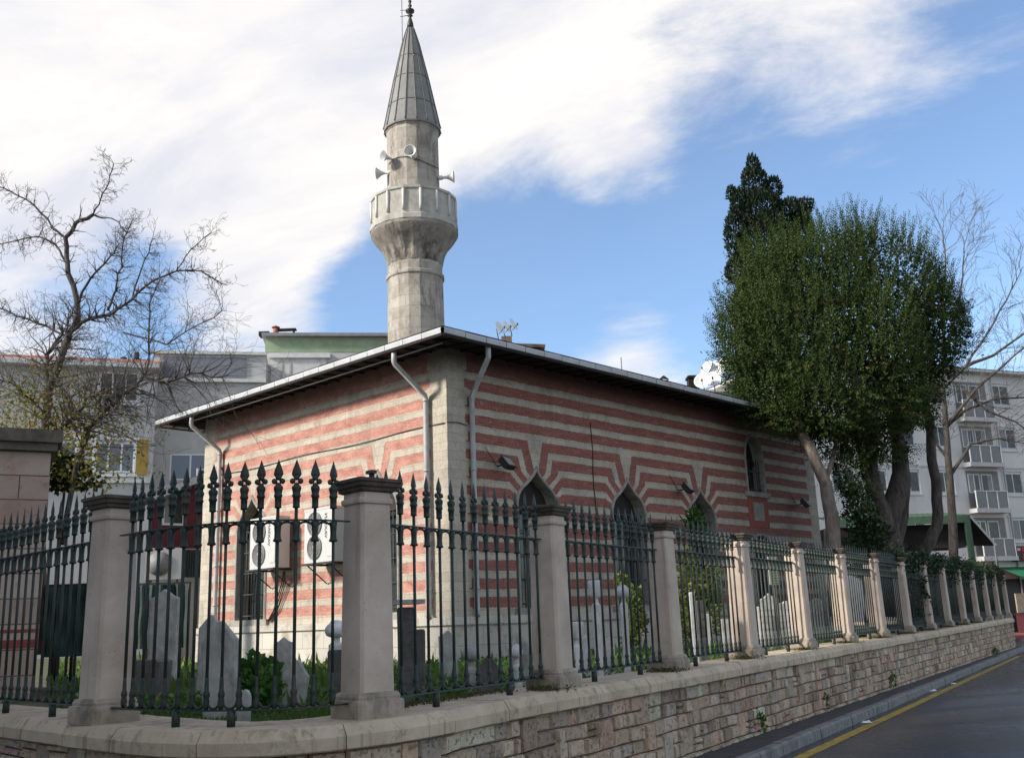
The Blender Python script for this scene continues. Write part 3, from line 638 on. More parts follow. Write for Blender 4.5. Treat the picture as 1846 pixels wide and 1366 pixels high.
# ---------------------------------------------------------------- mosque
C0 = Vector((-1.25, 18.673, Z_GARD)); AZ = R_(43.4)
DR = Vector((math.sin(AZ), math.cos(AZ), 0)); DL = Vector((-math.cos(AZ), math.sin(AZ), 0))
mosque = thing('mosque', 'small old mosque with red brick and pale stone stripes under a wide dark eave', 'mosque', C0, 0)
def frame(o, ax, nrm):
    """local x along ax, local y pointing INTO the wall, z up"""
    m_ = Matrix.Identity(4); yy = -nrm
    for i in range(3): m_[i][0] = ax[i]; m_[i][1] = yy[i]; m_[i][2] = (0, 0, 1)[i]; m_[i][3] = o[i]
    return m_
FR = frame(Vector((0, 0, -Z_GARD)), DR, -DL)     # street side: x = s, z = world height (parent at C0)
FL = frame(Vector((0, 0, -Z_GARD)), DL, -DR)
def ogee(w, z0, zs, za, n=7):
    """half outline from sill to apex, s>=0"""
    pts = [(w, z0), (w, zs)]
    for k in range(1, n+1):
        t = k/n*.66; pts.append((w*math.cos(t*math.pi/2)*.99, zs+(za-zs)*.64*math.sin(t*math.pi/2)))
    x1, y1 = pts[-1]
    for k in range(1, n+1):
        t = k/n; pts.append((x1*(1-t)**1.7, y1+(za-y1)*(t**.92)))
    return pts
def pointed(w, z0, zs, za, n=8):
    pts = [(w, z0), (w, zs)]
    for k in range(1, n+1):
        t = k/n; pts.append((w*math.cos(t*math.pi/2)**.8, zs+(za-zs)*math.sin(t*math.pi/2)**1.1))
    return pts
def wall_mesh(length, z0, z1, holes):
    m_ = MB(); cur = 0; Y = 0
    def Q(a, b_, c_, d): m_.quad((a[0], 0, a[1]), (b_[0], 0, b_[1]), (c_[0], 0, c_[1]), (d[0], 0, d[1]))
    for (sc_, half) in sorted(holes, key=lambda h: h[0]):
        w = half[0][0]; a, e = sc_-w-.02, sc_+w+.02
        Q((cur, z0), (a, z0), (a, z1), (cur, z1))
        Q((a, z0), (e, z0), (e, half[0][1]), (a, half[0][1]))
        for (x0, y0), (x1, y1) in zip(half[:-1], half[1:]):
            Q((a, y0), (sc_-x0, y0), (sc_-x1, y1), (a, y1)); Q((sc_+x0, y0), (e, y0), (e, y1), (sc_+x1, y1))
            for sg in (-1, 1): m_.quad((sc_+sg*x0, 0, y0), (sc_+sg*x1, 0, y1), (sc_+sg*x1, .35, y1), (sc_+sg*x0, .35, y0))
        Q((a, half[-1][1]), (e, half[-1][1]), (e, z1), (a, z1))
        m_.quad((sc_-w, 0, half[0][1]), (sc_+w, 0, half[0][1]), (sc_+w, .35, half[0][1]), (sc_-w, .35, half[0][1]))
        cur = e
    Q((cur, z0), (length, z0), (length, z1), (cur, z1)); return m_
def window(sc_, half, Fm, sill=True, arch=True, deep=.26):
    w = half[0][0]; fm = MB()
    # moulding swept round the opening
    out = []
    full = [(-x, y) for x, y in half] + [(x, y) for x, y in half[::-1][1:]]
    n = len(full); offs = []
    for k in range(n):
        a = Vector(full[max(0, k-1)]); c_ = Vector(full[min(n-1, k+1)]); d = (c_-a).normalized(); offs.append(Vector((-d.y, d.x)))
    def ring(o_, y_): return [(sc_+full[k][0]+offs[k].x*o_, y_, full[k][1]+offs[k].y*o_) for k in range(n)]
    R4 = [ring(-.022, .20), ring(-.02, .0), ring(-.012, -.03), ring(.02, -.04), ring(.045, -.015), ring(.05, .03)]
    for p, q_ in zip(R4[:-1], R4[1:]):
        for k in range(n-1): fm.quad(p[k], p[k+1], q_[k+1], q_[k])
    if sill: fm.box(sc_-w-.16, sc_+w+.16, -.075, .2, half[0][1]-.12, half[0][1]+.012)
    wd = fm.build('window', M['frame'], mosque, Fm)
    zs_ = half[1][1]-.05; g = MB(); g.quad((sc_-w, deep+.05, half[0][1]), (sc_+w, deep+.05, half[0][1]), (sc_+w, deep+.05, zs_), (sc_-w, deep+.05, zs_)); g.build('glass', M['glass'], wd)
    g = MB(); g.poly([(sc_+x, deep+.02, z) for x, z in full[1:-1]]); g.build('tympanum', M['tymp'], wd)
    g = MB(); g.box(sc_-w, sc_+w, deep-.02, deep+.06, zs_-.08, zs_+.02); g.build('transom', M['wood'], wd)
    g = MB(); zt_ = half[-1][1]
    def wat(z):
        for (x0, y0), (x1, y1) in zip(half[:-1], half[1:]):
            if y0 <= z <= y1 and y1 > y0: return x0+(x1-x0)*(z-y0)/(y1-y0)
        return 0
    def hat(x):
        best = half[0][1]
        for (x0, y0), (x1, y1) in zip(half[1:-1], half[2:]):
            if x1 <= x <= x0: best = y0+(y1-y0)*((x0-x)/max(1e-6, x0-x1)); break
        return best
    k = -int(w/.115)
    for i in range(-int(w/.115), int(w/.115)+1):
        x = i*.115
        if abs(x) < w-.03: g.tube([(sc_+x, .09, half[0][1]), (sc_+x, .09, min(hat(abs(x))-.02, half[1][1]))], .011, 5)
    z = half[0][1]+.1
    while z < half[1][1]:
        ww = wat(z); g.tube([(sc_-ww, .075, z), (sc_+ww, .075, z)], .012, 5); z += .47
    g.build('grille', M['grille'], wd)
    return wd
ZW0, ZW1 = .9, 6.98
H1 = ogee(.60, 2.02, 4.02, 4.80)
HU = pointed(.43, 4.86, 5.75, 6.38)
HD = pointed(.5, 2.0, 3.3, 3.75)
wr = wall_mesh(LR, ZW0, ZW1, [(2.43, H1), (5.45, H1), (8.35, H1)])
def wall_two():
    m_ = MB()
    # street wall with a lower and an upper opening in the same bay
    A = wall_mesh(9.6, ZW0, ZW1, [(2.43, H1), (5.45, H1), (8.35, H1)])
    for f in A.f: pass
    B = wall_mesh(LR, ZW0, ZW1, [(11.05, HU)])
    return A, B
A = wall_mesh(9.6, ZW0, ZW1, [(2.43, H1), (5.45, H1), (8.35, H1)])
# second stretch from 9.6 to the far corner, opening of the upper window and the low doorway window
w = HU[0][0]; a, e = 11.05-.5, 11.05+.5
def Qs(p, q_, r_, t_): A.quad((p[0], 0, p[1]), (q_[0], 0, q_[1]), (r_[0], 0, r_[1]), (t_[0], 0, t_[1]))
Qs((9.6, ZW0), (a-.05, ZW0), (a-.05, ZW1), (9.6, ZW1)); Qs((e+.05, ZW0), (LR, ZW0), (LR, ZW1), (e+.05, ZW1))
for half, zlo, zhi in ((HD, ZW0, 4.2), (HU, 4.2, ZW1)):
    Qs((a-.05, zlo), (e+.05, zlo), (e+.05, half[0][1]), (a-.05, half[0][1]))
    for (x0, y0), (x1, y1) in zip(half[:-1], half[1:]):
        Qs((a-.05, y0), (11.05-x0, y0), (11.05-x1, y1), (a-.05, y1)); Qs((11.05+x0, y0), (e+.05, y0), (e+.05, y1), (11.05+x1, y1))
        for sg in (-1, 1): A.quad((11.05+sg*x0, 0, y0), (11.05+sg*x1, 0, y1), (11.05+sg*x1, .35, y1), (11.05+sg*x0, .35, y0))
    Qs((a-.05, half[-1][1]), (e+.05, half[-1][1]), (e+.05, zhi), (a-.05, zhi))
A.build('street_wall', M['wall_r'], mosque, FR)
wl = wall_mesh(LW, ZW0, ZW1, [(2.05, H1), (6.62, H1)])
# mirror so that faces look outwards
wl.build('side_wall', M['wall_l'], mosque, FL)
b = MB()   # far walls
pts = [C0+DR*LR-Vector((0, 0, Z_GARD)), C0+DR*LR+DL*LW-Vector((0, 0, Z_GARD)), C0+DL*LW-Vector((0, 0, Z_GARD))]
pts = [p-C0 for p in pts]
for p, q_ in zip(pts[:-1], pts[1:]): b.quad((p.x, p.y, ZW0-Z_GARD), (q_.x, q_.y, ZW0-Z_GARD), (q_.x, q_.y, ZW1-Z_GARD), (p.x, p.y, ZW1-Z_GARD))
b.build('rear_wall', simple('rear_wall_stone', (.36, .33, .28), .9, .3, 3, .3), mosque)
b = MB(); q0, q1, q2, q3 = DR*.6+DL*.6, DR*(LR-.6)+DL*.6, DR*(LR-.6)+DL*(LW-.6), DR*.6+DL*(LW-.6)
for sc_ in (2.43, 5.45, 8.35): window(sc_, H1, FR)
for sc_ in (2.05, 6.62): window(sc_, H1, FL)
window(11.05, HU, FR, sill=True); window(11.05, HD, FR)
# panel under the upper window
b = MB(); b.box(10.55, 11.55, -.012, .01, 3.95, 4.72); b.build('brick_panel', simple('brick_panel_red', (.34, .09, .07), .9, .3, 12, .4), mosque, FR)
b = MB(); b.box(10.78, 11.30, -.026, -.01, 4.12, 4.60); b.build('stone_plaque', M['frame'], mosque, FR)
# plinth and ledge
b = MB()
for (Fm, Lw) in ((FR, LR), (FL, LW)):
    for (y0, y1, z0, z1_) in ((-.10, .02, 1.76, 1.90), (-.06, .02, .9, 1.76)):
        b.box(-abs(y0), Lw, y0, y1, z0, z1_, M=Fm) if Fm is FR else b.box(.0, Lw, y0, y1, z0, z1_-.003, M=Fm)
q = NT('plinth_blocks'); uvp = q.uv(); bs = q.brick(uvp, (.46, .43, .37), (.56, .53, .47), (.22, .19, .15), .75, .34, .006)
c = q.mix(q.math('MULTIPLY', q.rng(q.noise(q.pos(), 2.2, 7, .7, .3), .48, .66, sm=True), .65), bs.outputs[0], (.25, .20, .13)); q.base(c); q.rough(.9); q.bump(q.noise(q.pos(), 18, 6, .7), .4, .01)
b.build('plinth', q.m, mosque)
# eave, gutter, roof
OV = .87; ZE = 6.86
def LC(r_, l_, z): v = DR*r_+DL*l_; return Vector((v.x, v.y, z-Z_GARD))
cor = [LC(-OV, -OV, 0), LC(LR+OV, -OV, 0), LC(LR+OV, LW+OV, 0), LC(-OV, LW+OV, 0)]
cin = [LC(0.0, 0.0, 0), LC(LR, 0.0, 0), LC(LR, LW, 0), LC(0.0, LW, 0)]
zo = Vector((0, 0, 1))
b = MB()
for k in range(4):
    j = (k+1) % 4; b.quad(cor[k]+zo*(ZE), cin[k]+zo*(ZE+.07), cin[j]+zo*(ZE+.07), cor[j]+zo*(ZE))
for k in range(4):   # rafters under the soffit
    j = (k+1) % 4; d = (cor[j]-cor[k]); n = int(d.length/.42); nd = d.normalized(); nin = Vector((-nd.y, nd.x, 0))
    for i in range(1, n):
        p = cor[k]+d*i/n; q_ = p+nin*OV
        b.tube([p+nin*.06+zo*(ZE-.012), q_+zo*(ZE+.05)], .026, 4, sm=False)
    b.tube([cor[k]+zo*(ZE-.035), cor[j]+zo*(ZE-.035)], .035, 4, sm=False)
b.build('soffit', M['wood'], mosque)
b = MB()
for k in range(4):
    j = (k+1) % 4; d = cor[j]-cor[k]; nd = d.normalized(); nin = Vector((-nd.y, nd.x, 0)); n = int(d.length/.52)
    for i in range(n):
        a = cor[k]+d*(i/n)+nd*.006; c_ = cor[k]+d*((i+1)/n)-nd*.006; jz = random.uniform(-.004, .004)
        prof = [(.14, ZE+.0), (.02, ZE-.035+jz), (-.035, ZE-.005+jz), (-.045, ZE+.075+jz), (-.03, ZE+.10+jz), (.10, ZE+.115)]
        for (o0, z0), (o1, z1_) in zip(prof[:-1], prof[1:]): b.quad(a+nin*o0+zo*z0, c_+nin*o0+zo*z0, c_+nin*o1+zo*z1_, a+nin*o1+zo*z1_)
b.build('gutter', M['gutter'], mosque)
b = MB()
for k in (0, 3):   # strap under the soffit
    j = (k+1) % 4; d = cor[j]-cor[k]; nd = d.normalized(); nin = Vector((-nd.y, nd.x, 0))
    b.tube([cor[k]+nin*.24+nd*.25+zo*(ZE-.085), cor[k]+d*.6+nin*.24+zo*(ZE-.085+(.0))], .013, 5) if k == 3 else None
    if k == 3: b.v = []; b.f = []; b.mi = []; b.sm = []; b.fc = []; b.tube([cor[j]+nin*.26-nd*.3+zo*(ZE-.085), cor[j]-nd*5.2+nin*.26+zo*(ZE-.085), cor[j]-nd*9.3+nin*.26+zo*(ZE-.075)], .016, 5)
b.build('conduit', M['pipe'], mosque)
b = MB(); rz = 1.45; e0, e1 = LC(4.4, LW/2, ZE+rz), LC(LR-4.4, LW/2, ZE+rz); ct = [c_+zo*(ZE+.135) for c_ in cor]
b.poly([ct[0], ct[1], e1, e0]); b.poly([ct[1], ct[2], e1]); b.poly([ct[2], ct[3], e0, e1]); b.poly([ct[3], ct[0], e0]); b.build('roof', M['lead'], mosque)
def downpipe(Fm, s_top, s_bot, zbot=1.95, rad=.052):
    b = MB(); o_ = -(OV-.06)
    b.tube([(s_top, o_, 6.93), (s_top, o_, 6.62), (s_top, o_+.02, 6.58), (s_bot, -.10, 6.05), (s_bot, -.085, 5.98), (s_bot, -.085, zbot+.25), (s_bot, -.085, zbot+.05), (s_bot-.05, -.13, zbot-.05)], rad, 10)
    for z in (5.95, 4.6, 3.3, 2.4): b.lathe([(rad+.002, z-.02), (rad+.012, z-.018), (rad+.012, z+.018), (rad+.002, z+.02)], 10, (s_bot, -.085), caps=False)
    b.build('downpipe', M['pipe'], mosque, Fm)
downpipe(FL, .56, .50); downpipe(FL, 8.08, 7.98); downpipe(FR, .34, .58)
b = MB(); b.tube([(x, -.02-.006*math.sin(x*3), 5.455+.02*math.sin(x*1.7)) for x in np.linspace(.05, 8.6, 24)], .009, 4)
b.build('cable', M['black'], mosque, FL)
b = MB(); b.tube([(4.26+.02*math.sin(z*5), -.015, z) for z in np.linspace(2.2, 5.95, 12)], .009, 4); b.build('cable', M['black'], mosque, FR)
b = MB(); b.tube([(-.02, -.02, 5.46), (.25, -.02, 5.49), (.5, -.02, 5.46)], .008, 4); b.build('cable', M['black'], mosque, FR)
# flood lamps
def flood(s_, z, label):
    Mx = Matrix.Translation(C0) @ FR @ Matrix.Translation((s_, -.02, z)); t = thing('flood_lamp', label, 'lamp', (0, 0, 0), 0, 'flood lamps on the street wall'); t.matrix_world = Mx
    Rm = Matrix.Translation((.0, -.26, .02)) @ Matrix.Rotation(R_(18), 4, 'Z') @ Matrix.Rotation(R_(-38), 4, 'X')
    b = MB(); b.box(-.17, .17, -.045, .045, -.12, .12, M=Rm); b.box(-.19, .19, -.058, -.046, -.14, .14, M=Rm)
    for i in range(-4, 5): b.box(i*.035-.005, i*.035+.005, .045, .075, -.10, .10, M=Rm)
    b.build('housing', M['black'], t)
    b = MB(); b.box(-.15, .15, -.064, -.0585, -.10, .10, M=Rm); b.build('lens', M['lens'], t)
    b = MB(); b.tube([(0, 0, 0), (0, -.10, 0), (0, -.20, .02)], .016, 6); b.tube([(0, 0, -.02), (-.12, .0, .12), (-.32, .005, .34)], .006, 4); b.build('bracket', M['black'], t)
flood(1.30, 4.74, 'black flood lamp on the street wall left of the first ogee window')
flood(7.42, 4.68, 'black flood lamp between the second and third ogee windows')
flood(13.1, 4.66, 'black flood lamp at the far end of the street wall, beyond the upper window')
t = thing('wall_horn', 'small cream horn speaker low on the street wall by the corner', 'speaker'); t.matrix_world = Matrix.Translation(C0) @ FR @ Matrix.Translation((.83, -.02, 3.77)) @ Matrix.Rotation(R_(90), 4, 'X')
b = MB(); b.lathe([(.03, 0), (.035, .12), (.06, .18), (.12, .24), (.135, .245)], 16, caps=False); b.lathe([(.03, .02), (.02, .2), (0.001, .21)], 8); b.build('horn', simple('cream_plastic', (.55, .47, .32), .5, .1, 5, .02), t)
# air conditioners
def aircon(s_, z, label, textside=True):
    t = thing('air_conditioner', label, 'air conditioner', group='outdoor air conditioning units on the side wall'); t.matrix_world = Matrix.Translation(C0) @ FL @ Matrix.Translation((s_, -.14, z))
    w, h, d = .98, 1.08, .36
    b = MB(); b.box(0, w, -d, 0, 0, h); b.box(-.012, w+.012, -d-.006, .004, h-.03, h+.012); b.box(.0, .2, -d-.010, -d-.001, .1, h-.08); b.build('casing', M['ac'], t)
    for zf in (.30, .78):
        b = MB(); cx = .62
        b.lathe([(.235, 0), (.245, .02), (.232, .028), (.225, .015)], 28, M=Matrix.Translation((cx, -d-.001, zf)) @ Matrix.Rotation(R_(90), 4, 'X'), caps=False)
        b.lathe([(.225, .004), (.001, .004)], 28, M=Matrix.Translation((cx, -d-.001, zf)) @ Matrix.Rotation(R_(90), 4, 'X'), caps=False)
        for r_ in (.06, .11, .16, .205):
            b.lathe([(r_-.006, .012), (r_, .022), (r_+.006, .012)], 28, M=Matrix.Translation((cx, -d-.001, zf)) @ Matrix.Rotation(R_(90), 4, 'X'), caps=False)
        for k in range(12):
            a_ = math.pi*2*k/12; b.tube([(cx+.03*math.cos(a_), -d-.018, zf+.03*math.sin(a_)), (cx+.22*math.cos(a_+.25), -d-.018, zf+.22*math.sin(a_+.25))], .004, 3)
        b.lathe([(.05, .01), (.045, .032), (.001, .034)], 14, M=Matrix.Translation((cx, -d-.001, zf)) @ Matrix.Rotation(R_(90), 4, 'X'), caps=False)
        b.build('fan_grille', M['ac_grille'], t)
    cu = bpy.data.curves.new('lettering', 'FONT'); cu.body = 'VAXSAN'; cu.size = .13; cu.extrude = .001
    tmp = bpy.data.objects.new('lettering', cu); col.objects.link(tmp); bpy.context.view_layer.update()
    me = bpy.data.meshes.new_from_object(tmp); bpy.data.objects.remove(tmp); me.materials.clear(); me.materials.append(M['black'])
    Mt = Matrix.Translation((.24, -d-.016, .48)) @ Matrix.Rotation(R_(90), 4, 'X') @ Matrix.Rotation(R_(90), 4, 'Z') @ Matrix.Scale(-1, 4, (0, 1, 0)) @ Matrix.Rotation(R_(180), 4, 'X')
    o = bpy.data.objects.new('lettering', me); col.objects.link(o); o.parent = t; o.matrix_local = Matrix.Translation((.27, -d-.014, .46)) @ Matrix.Rotation(R_(-90), 4, 'Y') @ Matrix.Rotation(R_(90), 4, 'X')
    b = MB()
    for x in (.12, .86): b.box(x-.02, x+.02, -d-.05, .13, -.05, -.008); b.tube([(x, -d-.0, -.05), (x, .12, -.40)], .014, 5)
    b.box(-.03, w+.03, -d-.06, -d-.03, -.045, -.01); b.build('bracket', M['black'], t)
    return t
ac1 = aircon(4.90, 3.08, 'double fan air conditioner beside the left side-wall window')
ac2 = aircon(2.86, 3.08, 'double fan air conditioner nearer the corner pillar, right of its twin')
b = MB()
for dx in (0, .07, .14):
    b.tube([(4.95+dx*.3, -.22, 3.0), (5.1+dx, -.10, 2.75), (5.45+dx, -.06, 2.2), (5.75+dx*.5, -.05, 1.98)], .014, 5)
b.build('coolant_pipes', M['black'], mosque, FL)

# ---------------------------------------------------------------- minaret
mi = thing('minaret', 'grey stone minaret with one balcony and a pointed lead cone behind the roof corner', 'minaret', (-2.93, 31.0, Z_GARD))
mi.rotation_euler = (0, R_(-.35), 0)
zz = lambda z: z-Z_GARD
N16 = 16; ph16 = math.pi/16+.05
b = MB(); b.lathe([(1.35, zz(1.0)), (1.35, zz(6.0)), (.93, zz(7.2)), (.905, zz(12.58))], N16, sm=False, ph=ph16)
b.lathe([(.93, zz(12.58)), (.95, zz(12.61)), (.95, zz(12.69)), (.92, zz(12.72))], N16, sm=False, ph=ph16); b.lathe([(.895, zz(12.72)), (.885, zz(13.4))], N16, sm=False, ph=ph16)
b.build('shaft', M['minaret'], mi)
b = MB(); prof = [(.89, 13.05), (.91, 13.2), (.95, 13.4), (1.03, 13.57), (1.12, 13.70), (1.22, 13.82), (1.31, 13.93), (1.38, 14.03), (1.42, 14.10), (1.42, 14.2)]
base = len(b.v); NN = 64
for k, (r_, z) in enumerate(prof):
    for j in range(NN):
        a_ = 2*math.pi*j/NN+ph16; tooth = .06*math.sin(math.pi*k/8)*math.sin(a_*16) if 1 <= k <= 7 else 0
        b.v.append(((r_+tooth)*math.cos(a_), (r_+tooth)*math.sin(a_), zz(z)+(.05*math.sin(a_*16)*math.sin(math.pi*k/8) if 1 <= k <= 7 else 0)))
for k in range(len(prof)-1):
    for j in range(NN): b.face((base+k*NN+j, base+k*NN+(j+1) % NN, base+(k+1)*NN+(j+1) % NN, base+(k+1)*NN+j))
b.build('corbel', M['corbel'], mi)
b = MB(); b.lathe([(1.40, zz(14.18)), (1.455, zz(14.21)), (1.455, zz(14.36)), (1.40, zz(14.40)), (1.40, zz(14.40))], N16, sm=False, ph=ph16)
b.lathe([(1.385, zz(14.40)), (1.375, zz(15.22)), (1.42, zz(15.24)), (1.42, zz(15.32)), (1.28, zz(15.32)), (1.28, zz(14.40))], N16, sm=False, ph=ph16, caps=False)
b.build('balcony', M['parapet'], mi)
for k in range(N16):
    a_ = 2*math.pi*k/N16+ph16; b = MB(); Mx = Matrix.Rotation(a_, 4, 'Z') @ Matrix.Translation((1.40, 0, 0))
    b.lathe([(.045, zz(14.50)), (.04, zz(14.7)), (.045, zz(15.21))], 8, M=Mx); b.build('parapet_post', M['rib'], mi)
b = MB(); b.lathe([(.87, zz(14.3)), (.865, zz(17.72)), (.90, zz(17.76)), (.90, zz(17.86))], N16, sm=False, ph=ph16); b.build('upper_shaft', M['minaret'], mi)
b = MB(); b.lathe([(.955, zz(17.80)), (.965, zz(17.86)), (.93, zz(18.0)), (.60, zz(19.7)), (.30, zz(21.1)), (.13, zz(21.72))], N16, sm=False, ph=ph16); cone = b.build('cone', M['lead_cone'], mi)
b = MB()
for k in range(N16):
    a_ = 2*math.pi*k/N16+ph16; pp = [(1.0*(r_+.008)*math.cos(a_), (r_+.008)*math.sin(a_), zz(z)) for r_, z in ((.965, 17.86), (.93, 18.0), (.60, 19.7), (.30, 21.1), (.13, 21.72))]; b.tube(pp, [.024, .022, .02, .015, .01], 5)
for r_, z in ((.60, 19.7), (.42, 20.53), (.80, 18.68)): b.lathe([(r_+.004, zz(z-.012)), (r_+.016, zz(z)), (r_, zz(z+.014))], N16, sm=False, ph=ph16, caps=False)
b.build('seams', M['lead_seam'], cone)
b = MB(); b.lathe([(.13, zz(21.70)), (.10, zz(21.95)), (.045, zz(22.15)), (.05, zz(22.2)), (.10, zz(22.23)), (.045, zz(22.27)), (.05, zz(22.30)), (.15, zz(22.38)), (.155, zz(22.44)), (.05, zz(22.52)), (.035, zz(22.58)), (.075, zz(22.62)), (.03, zz(22.68)), (.05, zz(22.75)), (.065, zz(22.80)), (.03, zz(22.86)), (.001, zz(22.9))], 14)
b.build('finial', M['brass'], mi)
b = MB(); b.tube([(-.28, -.05, zz(20.0)), (-.27, -.05, zz(23.4))], .012, 5); b.tube([(-.34, -.05, zz(22.18)), (0, 0, zz(22.26))], .012, 4); b.tube([(-.34, -.05, zz(22.42)), (0, 0, zz(22.46))], .010, 4); b.build('lightning_rod', M['black'], mi)
b = MB()
for k in range(24):
    pass
b.tube([((.885)*math.cos(a_), .885*math.sin(a_), zz(16.45)+.12*math.sin(a_*2.3)) for a_ in np.linspace(-2.6, -.2, 20)], .012, 4); b.build('cable', M['black'], mi)
def horn(px, py, Y, yaw, label, r=.19):
    p = at(px, py, Y); t = thing('loudspeaker', label, 'loudspeaker', p, 0, 'loudspeakers round the minaret')
    t.rotation_euler = (0, 0, yaw)
    My = Matrix.Rotation(R_(90), 4, 'Y'); b = MB()
    b.lathe([(.05, -.30), (.075, -.28), (.075, -.16), (.045, -.14), (.05, -.02), (.09, .08), (r*.8, .17), (r, .22), (r+.012, .225), (r, .215), (r*.75, .16), (.05, .04)], 18, M=My, caps=False); b.lathe([(.05, -.30), (.001, -.30)], 18, M=My, caps=False); b.build('horn', M['white_dirty'], t)
    b = MB(); b.lathe([(.028, -.05), (.028, .09), (.001, .11)], 10, M=My); b.build('driver', M['white_dirty'], t)
    b = MB(); b.tube([(-.18, 0, 0), (-.30, 0, -.04), (-.62, 0, -.04)], .018, 5); b.build('bracket', M['black'], t)
horn(700, 285, 30.3, R_(-140), 'upper left loudspeaker on the minaret, turned left of the camera', .20)
horn(742, 277, 29.85, R_(-98), 'white loudspeaker on the middle of the minaret facing the camera', .19)
horn(691, 312, 30.6, R_(175), 'lower left loudspeaker on the minaret, pointing left')
horn(806, 320, 30.7, R_(-4), 'single loudspeaker on the right side of the minaret')

# ---------------------------------------------------------------- gravestones
def G(px, py, d): p = at(px, py, d); return p
def stele(px, ytop, d, w, label, mat='grave', shape='point', th=.09, tilt=0, rz=0, zb=Z_GARD, taper=.9, lean=0):
    top = at(px, ytop, d); h = top.z-zb; t = thing('gravestone', label, 'gravestone', (top.x, d, zb-.03), rz, 'gravestones in the cemetery')
    t.rotation_euler = (R_(lean), R_(tilt), rz); hw = w/2; b = MB()
    if shape == 'point': o = [(-hw*taper, 0), (hw*taper, 0), (hw, h-.30*w), (hw*.55, h-.22*w), (hw*.16, h-.05*w), (0, h), (-hw*.16, h-.05*w), (-hw*.55, h-.22*w), (-hw, h-.30*w)]
    elif shape == 'gable': o = [(-hw*taper, 0), (hw*taper, 0), (hw, h-.55*w), (hw*.12, h), (-hw*.12, h), (-hw, h-.55*w)]
    elif shape == 'round': o = [(-hw*taper, 0), (hw*taper, 0)]+[(hw*math.cos(a_), h-hw*1.0+hw*math.sin(a_)) for a_ in np.linspace(0, math.pi, 12)]
    else: o = [(-hw*taper, 0), (hw*taper, 0), (hw, h-.02), (hw*.9, h), (-hw*.9, h), (-hw, h-.02)]
    i = len(b.v); n = len(o); inner = [(x*.88, z*.97+.02 if z > .01 else .02) for x, z in o]
    for yy_, oo in ((-th/2, inner), (-th/2+.014, o), (th/2-.014, o), (th/2, inner)): b.v += [(x+random.uniform(-.004, .004), yy_, z) for x, z in oo]
    b.face(range(i, i+n)); b.face(range(i+4*n-1, i+3*n-1, -1))
    for r_ in range(3):
        for k in range(n): b.face((i+r_*n+k, i+(r_+1)*n+k, i+(r_+1)*n+(k+1) % n, i+r_*n+(k+1) % n))
    b.build('slab', M[mat], t)
    # worn raised panel with rows of carving
    b = MB(); ph_ = h-w*.6
    if ph_ > .75 and w < .40:
        for z in np.arange(.25, ph_, .11): b.box(-hw*.62, hw*.62, -th/2-.006, -th/2+.003, z, z+.012)
        b.build('carved_lines', M[mat], t)
    return t
def turban(px, ytop, d, w, label, tw=.26, thh=.24, mat='grave_white', flat=False, zb=Z_GARD, lean=0, tilt=0):
    top = at(px, ytop, d); h = top.z-zb; t = thing('turbaned_gravestone', label, 'gravestone', (top.x, d, zb-.03), .3, 'gravestones in the cemetery'); t.rotation_euler = (R_(lean), R_(tilt), .3)
    zt_ = h-thh; b = MB(); b.sq([(w*.42, 0), (w*.44, .25), (w*.5, zt_-.12), (w*.5, zt_-.08), (w*.30, zt_-.05), (w*.28, zt_+.01)], .012); b.build('post', M[mat], t)
    r = tw/2; b = MB()
    pr = [(r*.5, 0), (r*.72, .12), (r*.8, .35), (r*1.0, .7), (r*1.02, .94), (r*.9, 1.0), (0.002, 1.0)] if flat else [(r*.45, 0), (r*.85, .12), (r*1.0, .32), (r*.98, .55), (r*.8, .72), (r*.62, .8), (r*.5, .93), (r*.25, 1), (.002, 1.0)]
    b.lathe([(a_, zt_+thh*z) for a_, z in pr], 18); b.build('turban', M[mat], t); return t
stele(299, 1058, 15.6, .46, 'tall pale pointed gravestone seen through the left half of the curved panel', th=.12, shape='point')
stele(404, 1112, 8.95, .31, 'broad grey gabled gravestone close behind the curved panel, leaning slightly', shape='gable', th=.11, tilt=-2, mat='grave')
stele(378, 1103, 11.6, .26, 'pale gravestone half hidden behind the broad gabled one', shape='gable', tilt=2)
stele(512, 1144, 14.8, .25, 'small scalloped gravestone behind the leafy weed', shape='point', th=.08)
stele(527, 1184, 9.7, .24, 'tilted grey gravestone right of the leafy weed', shape='gable', tilt=6, th=.1)
stele(441, 1238, 8.45, .095, 'little knob topped stone just behind the curved panel', shape='round', th=.08, taper=1)
stele(606, 1166, 10.5, .16, 'narrow dark slab beside the left face of the corner pillar', shape='flat', mat='grave_dark')
turban(606, 1112, 11.6, .15, 'turbaned gravestone peeking out left of the corner pillar', .25, .19)
tdk = stele(731, 1088, 9.35, .135, 'tall dark square post with a flat slab on top, right of the corner pillar', shape='flat', mat='grave_dark', th=.13, rz=.35)
b = MB(); hcap = at(731, 1088, 9.35).z-Z_GARD+.03; b.box(-.15, .15, -.12, .12, hcap-.005, hcap+.035); b.build('cap_slab', M['grave'], tdk)
stele(750, 1128, 10.1, .17, 'dark slab standing right behind the flat topped post', shape='flat', mat='grave_dark')
stele(807, 1131, 12.6, .23, 'grey pointed gravestone in front of the mosque corner', shape='point')
turban(848, 1154, 10.6, .09, 'short gravestone with a bulging turban in the first panel right of the corner', .185, .17, 'grave', tilt=1)
stele(880, 1176, 9.9, .23, 'dark gabled gravestone beside the short turbaned one', shape='gable', mat='grave_dark')
turban(933, 1155, 10.8, .08, 'slim turbaned gravestone left of the second street pillar', .125, .14, 'grave_white', tilt=-2)
stele(936, 1139, 11.6, .27, 'pointed gravestone just behind the slim turbaned one', shape='gable')
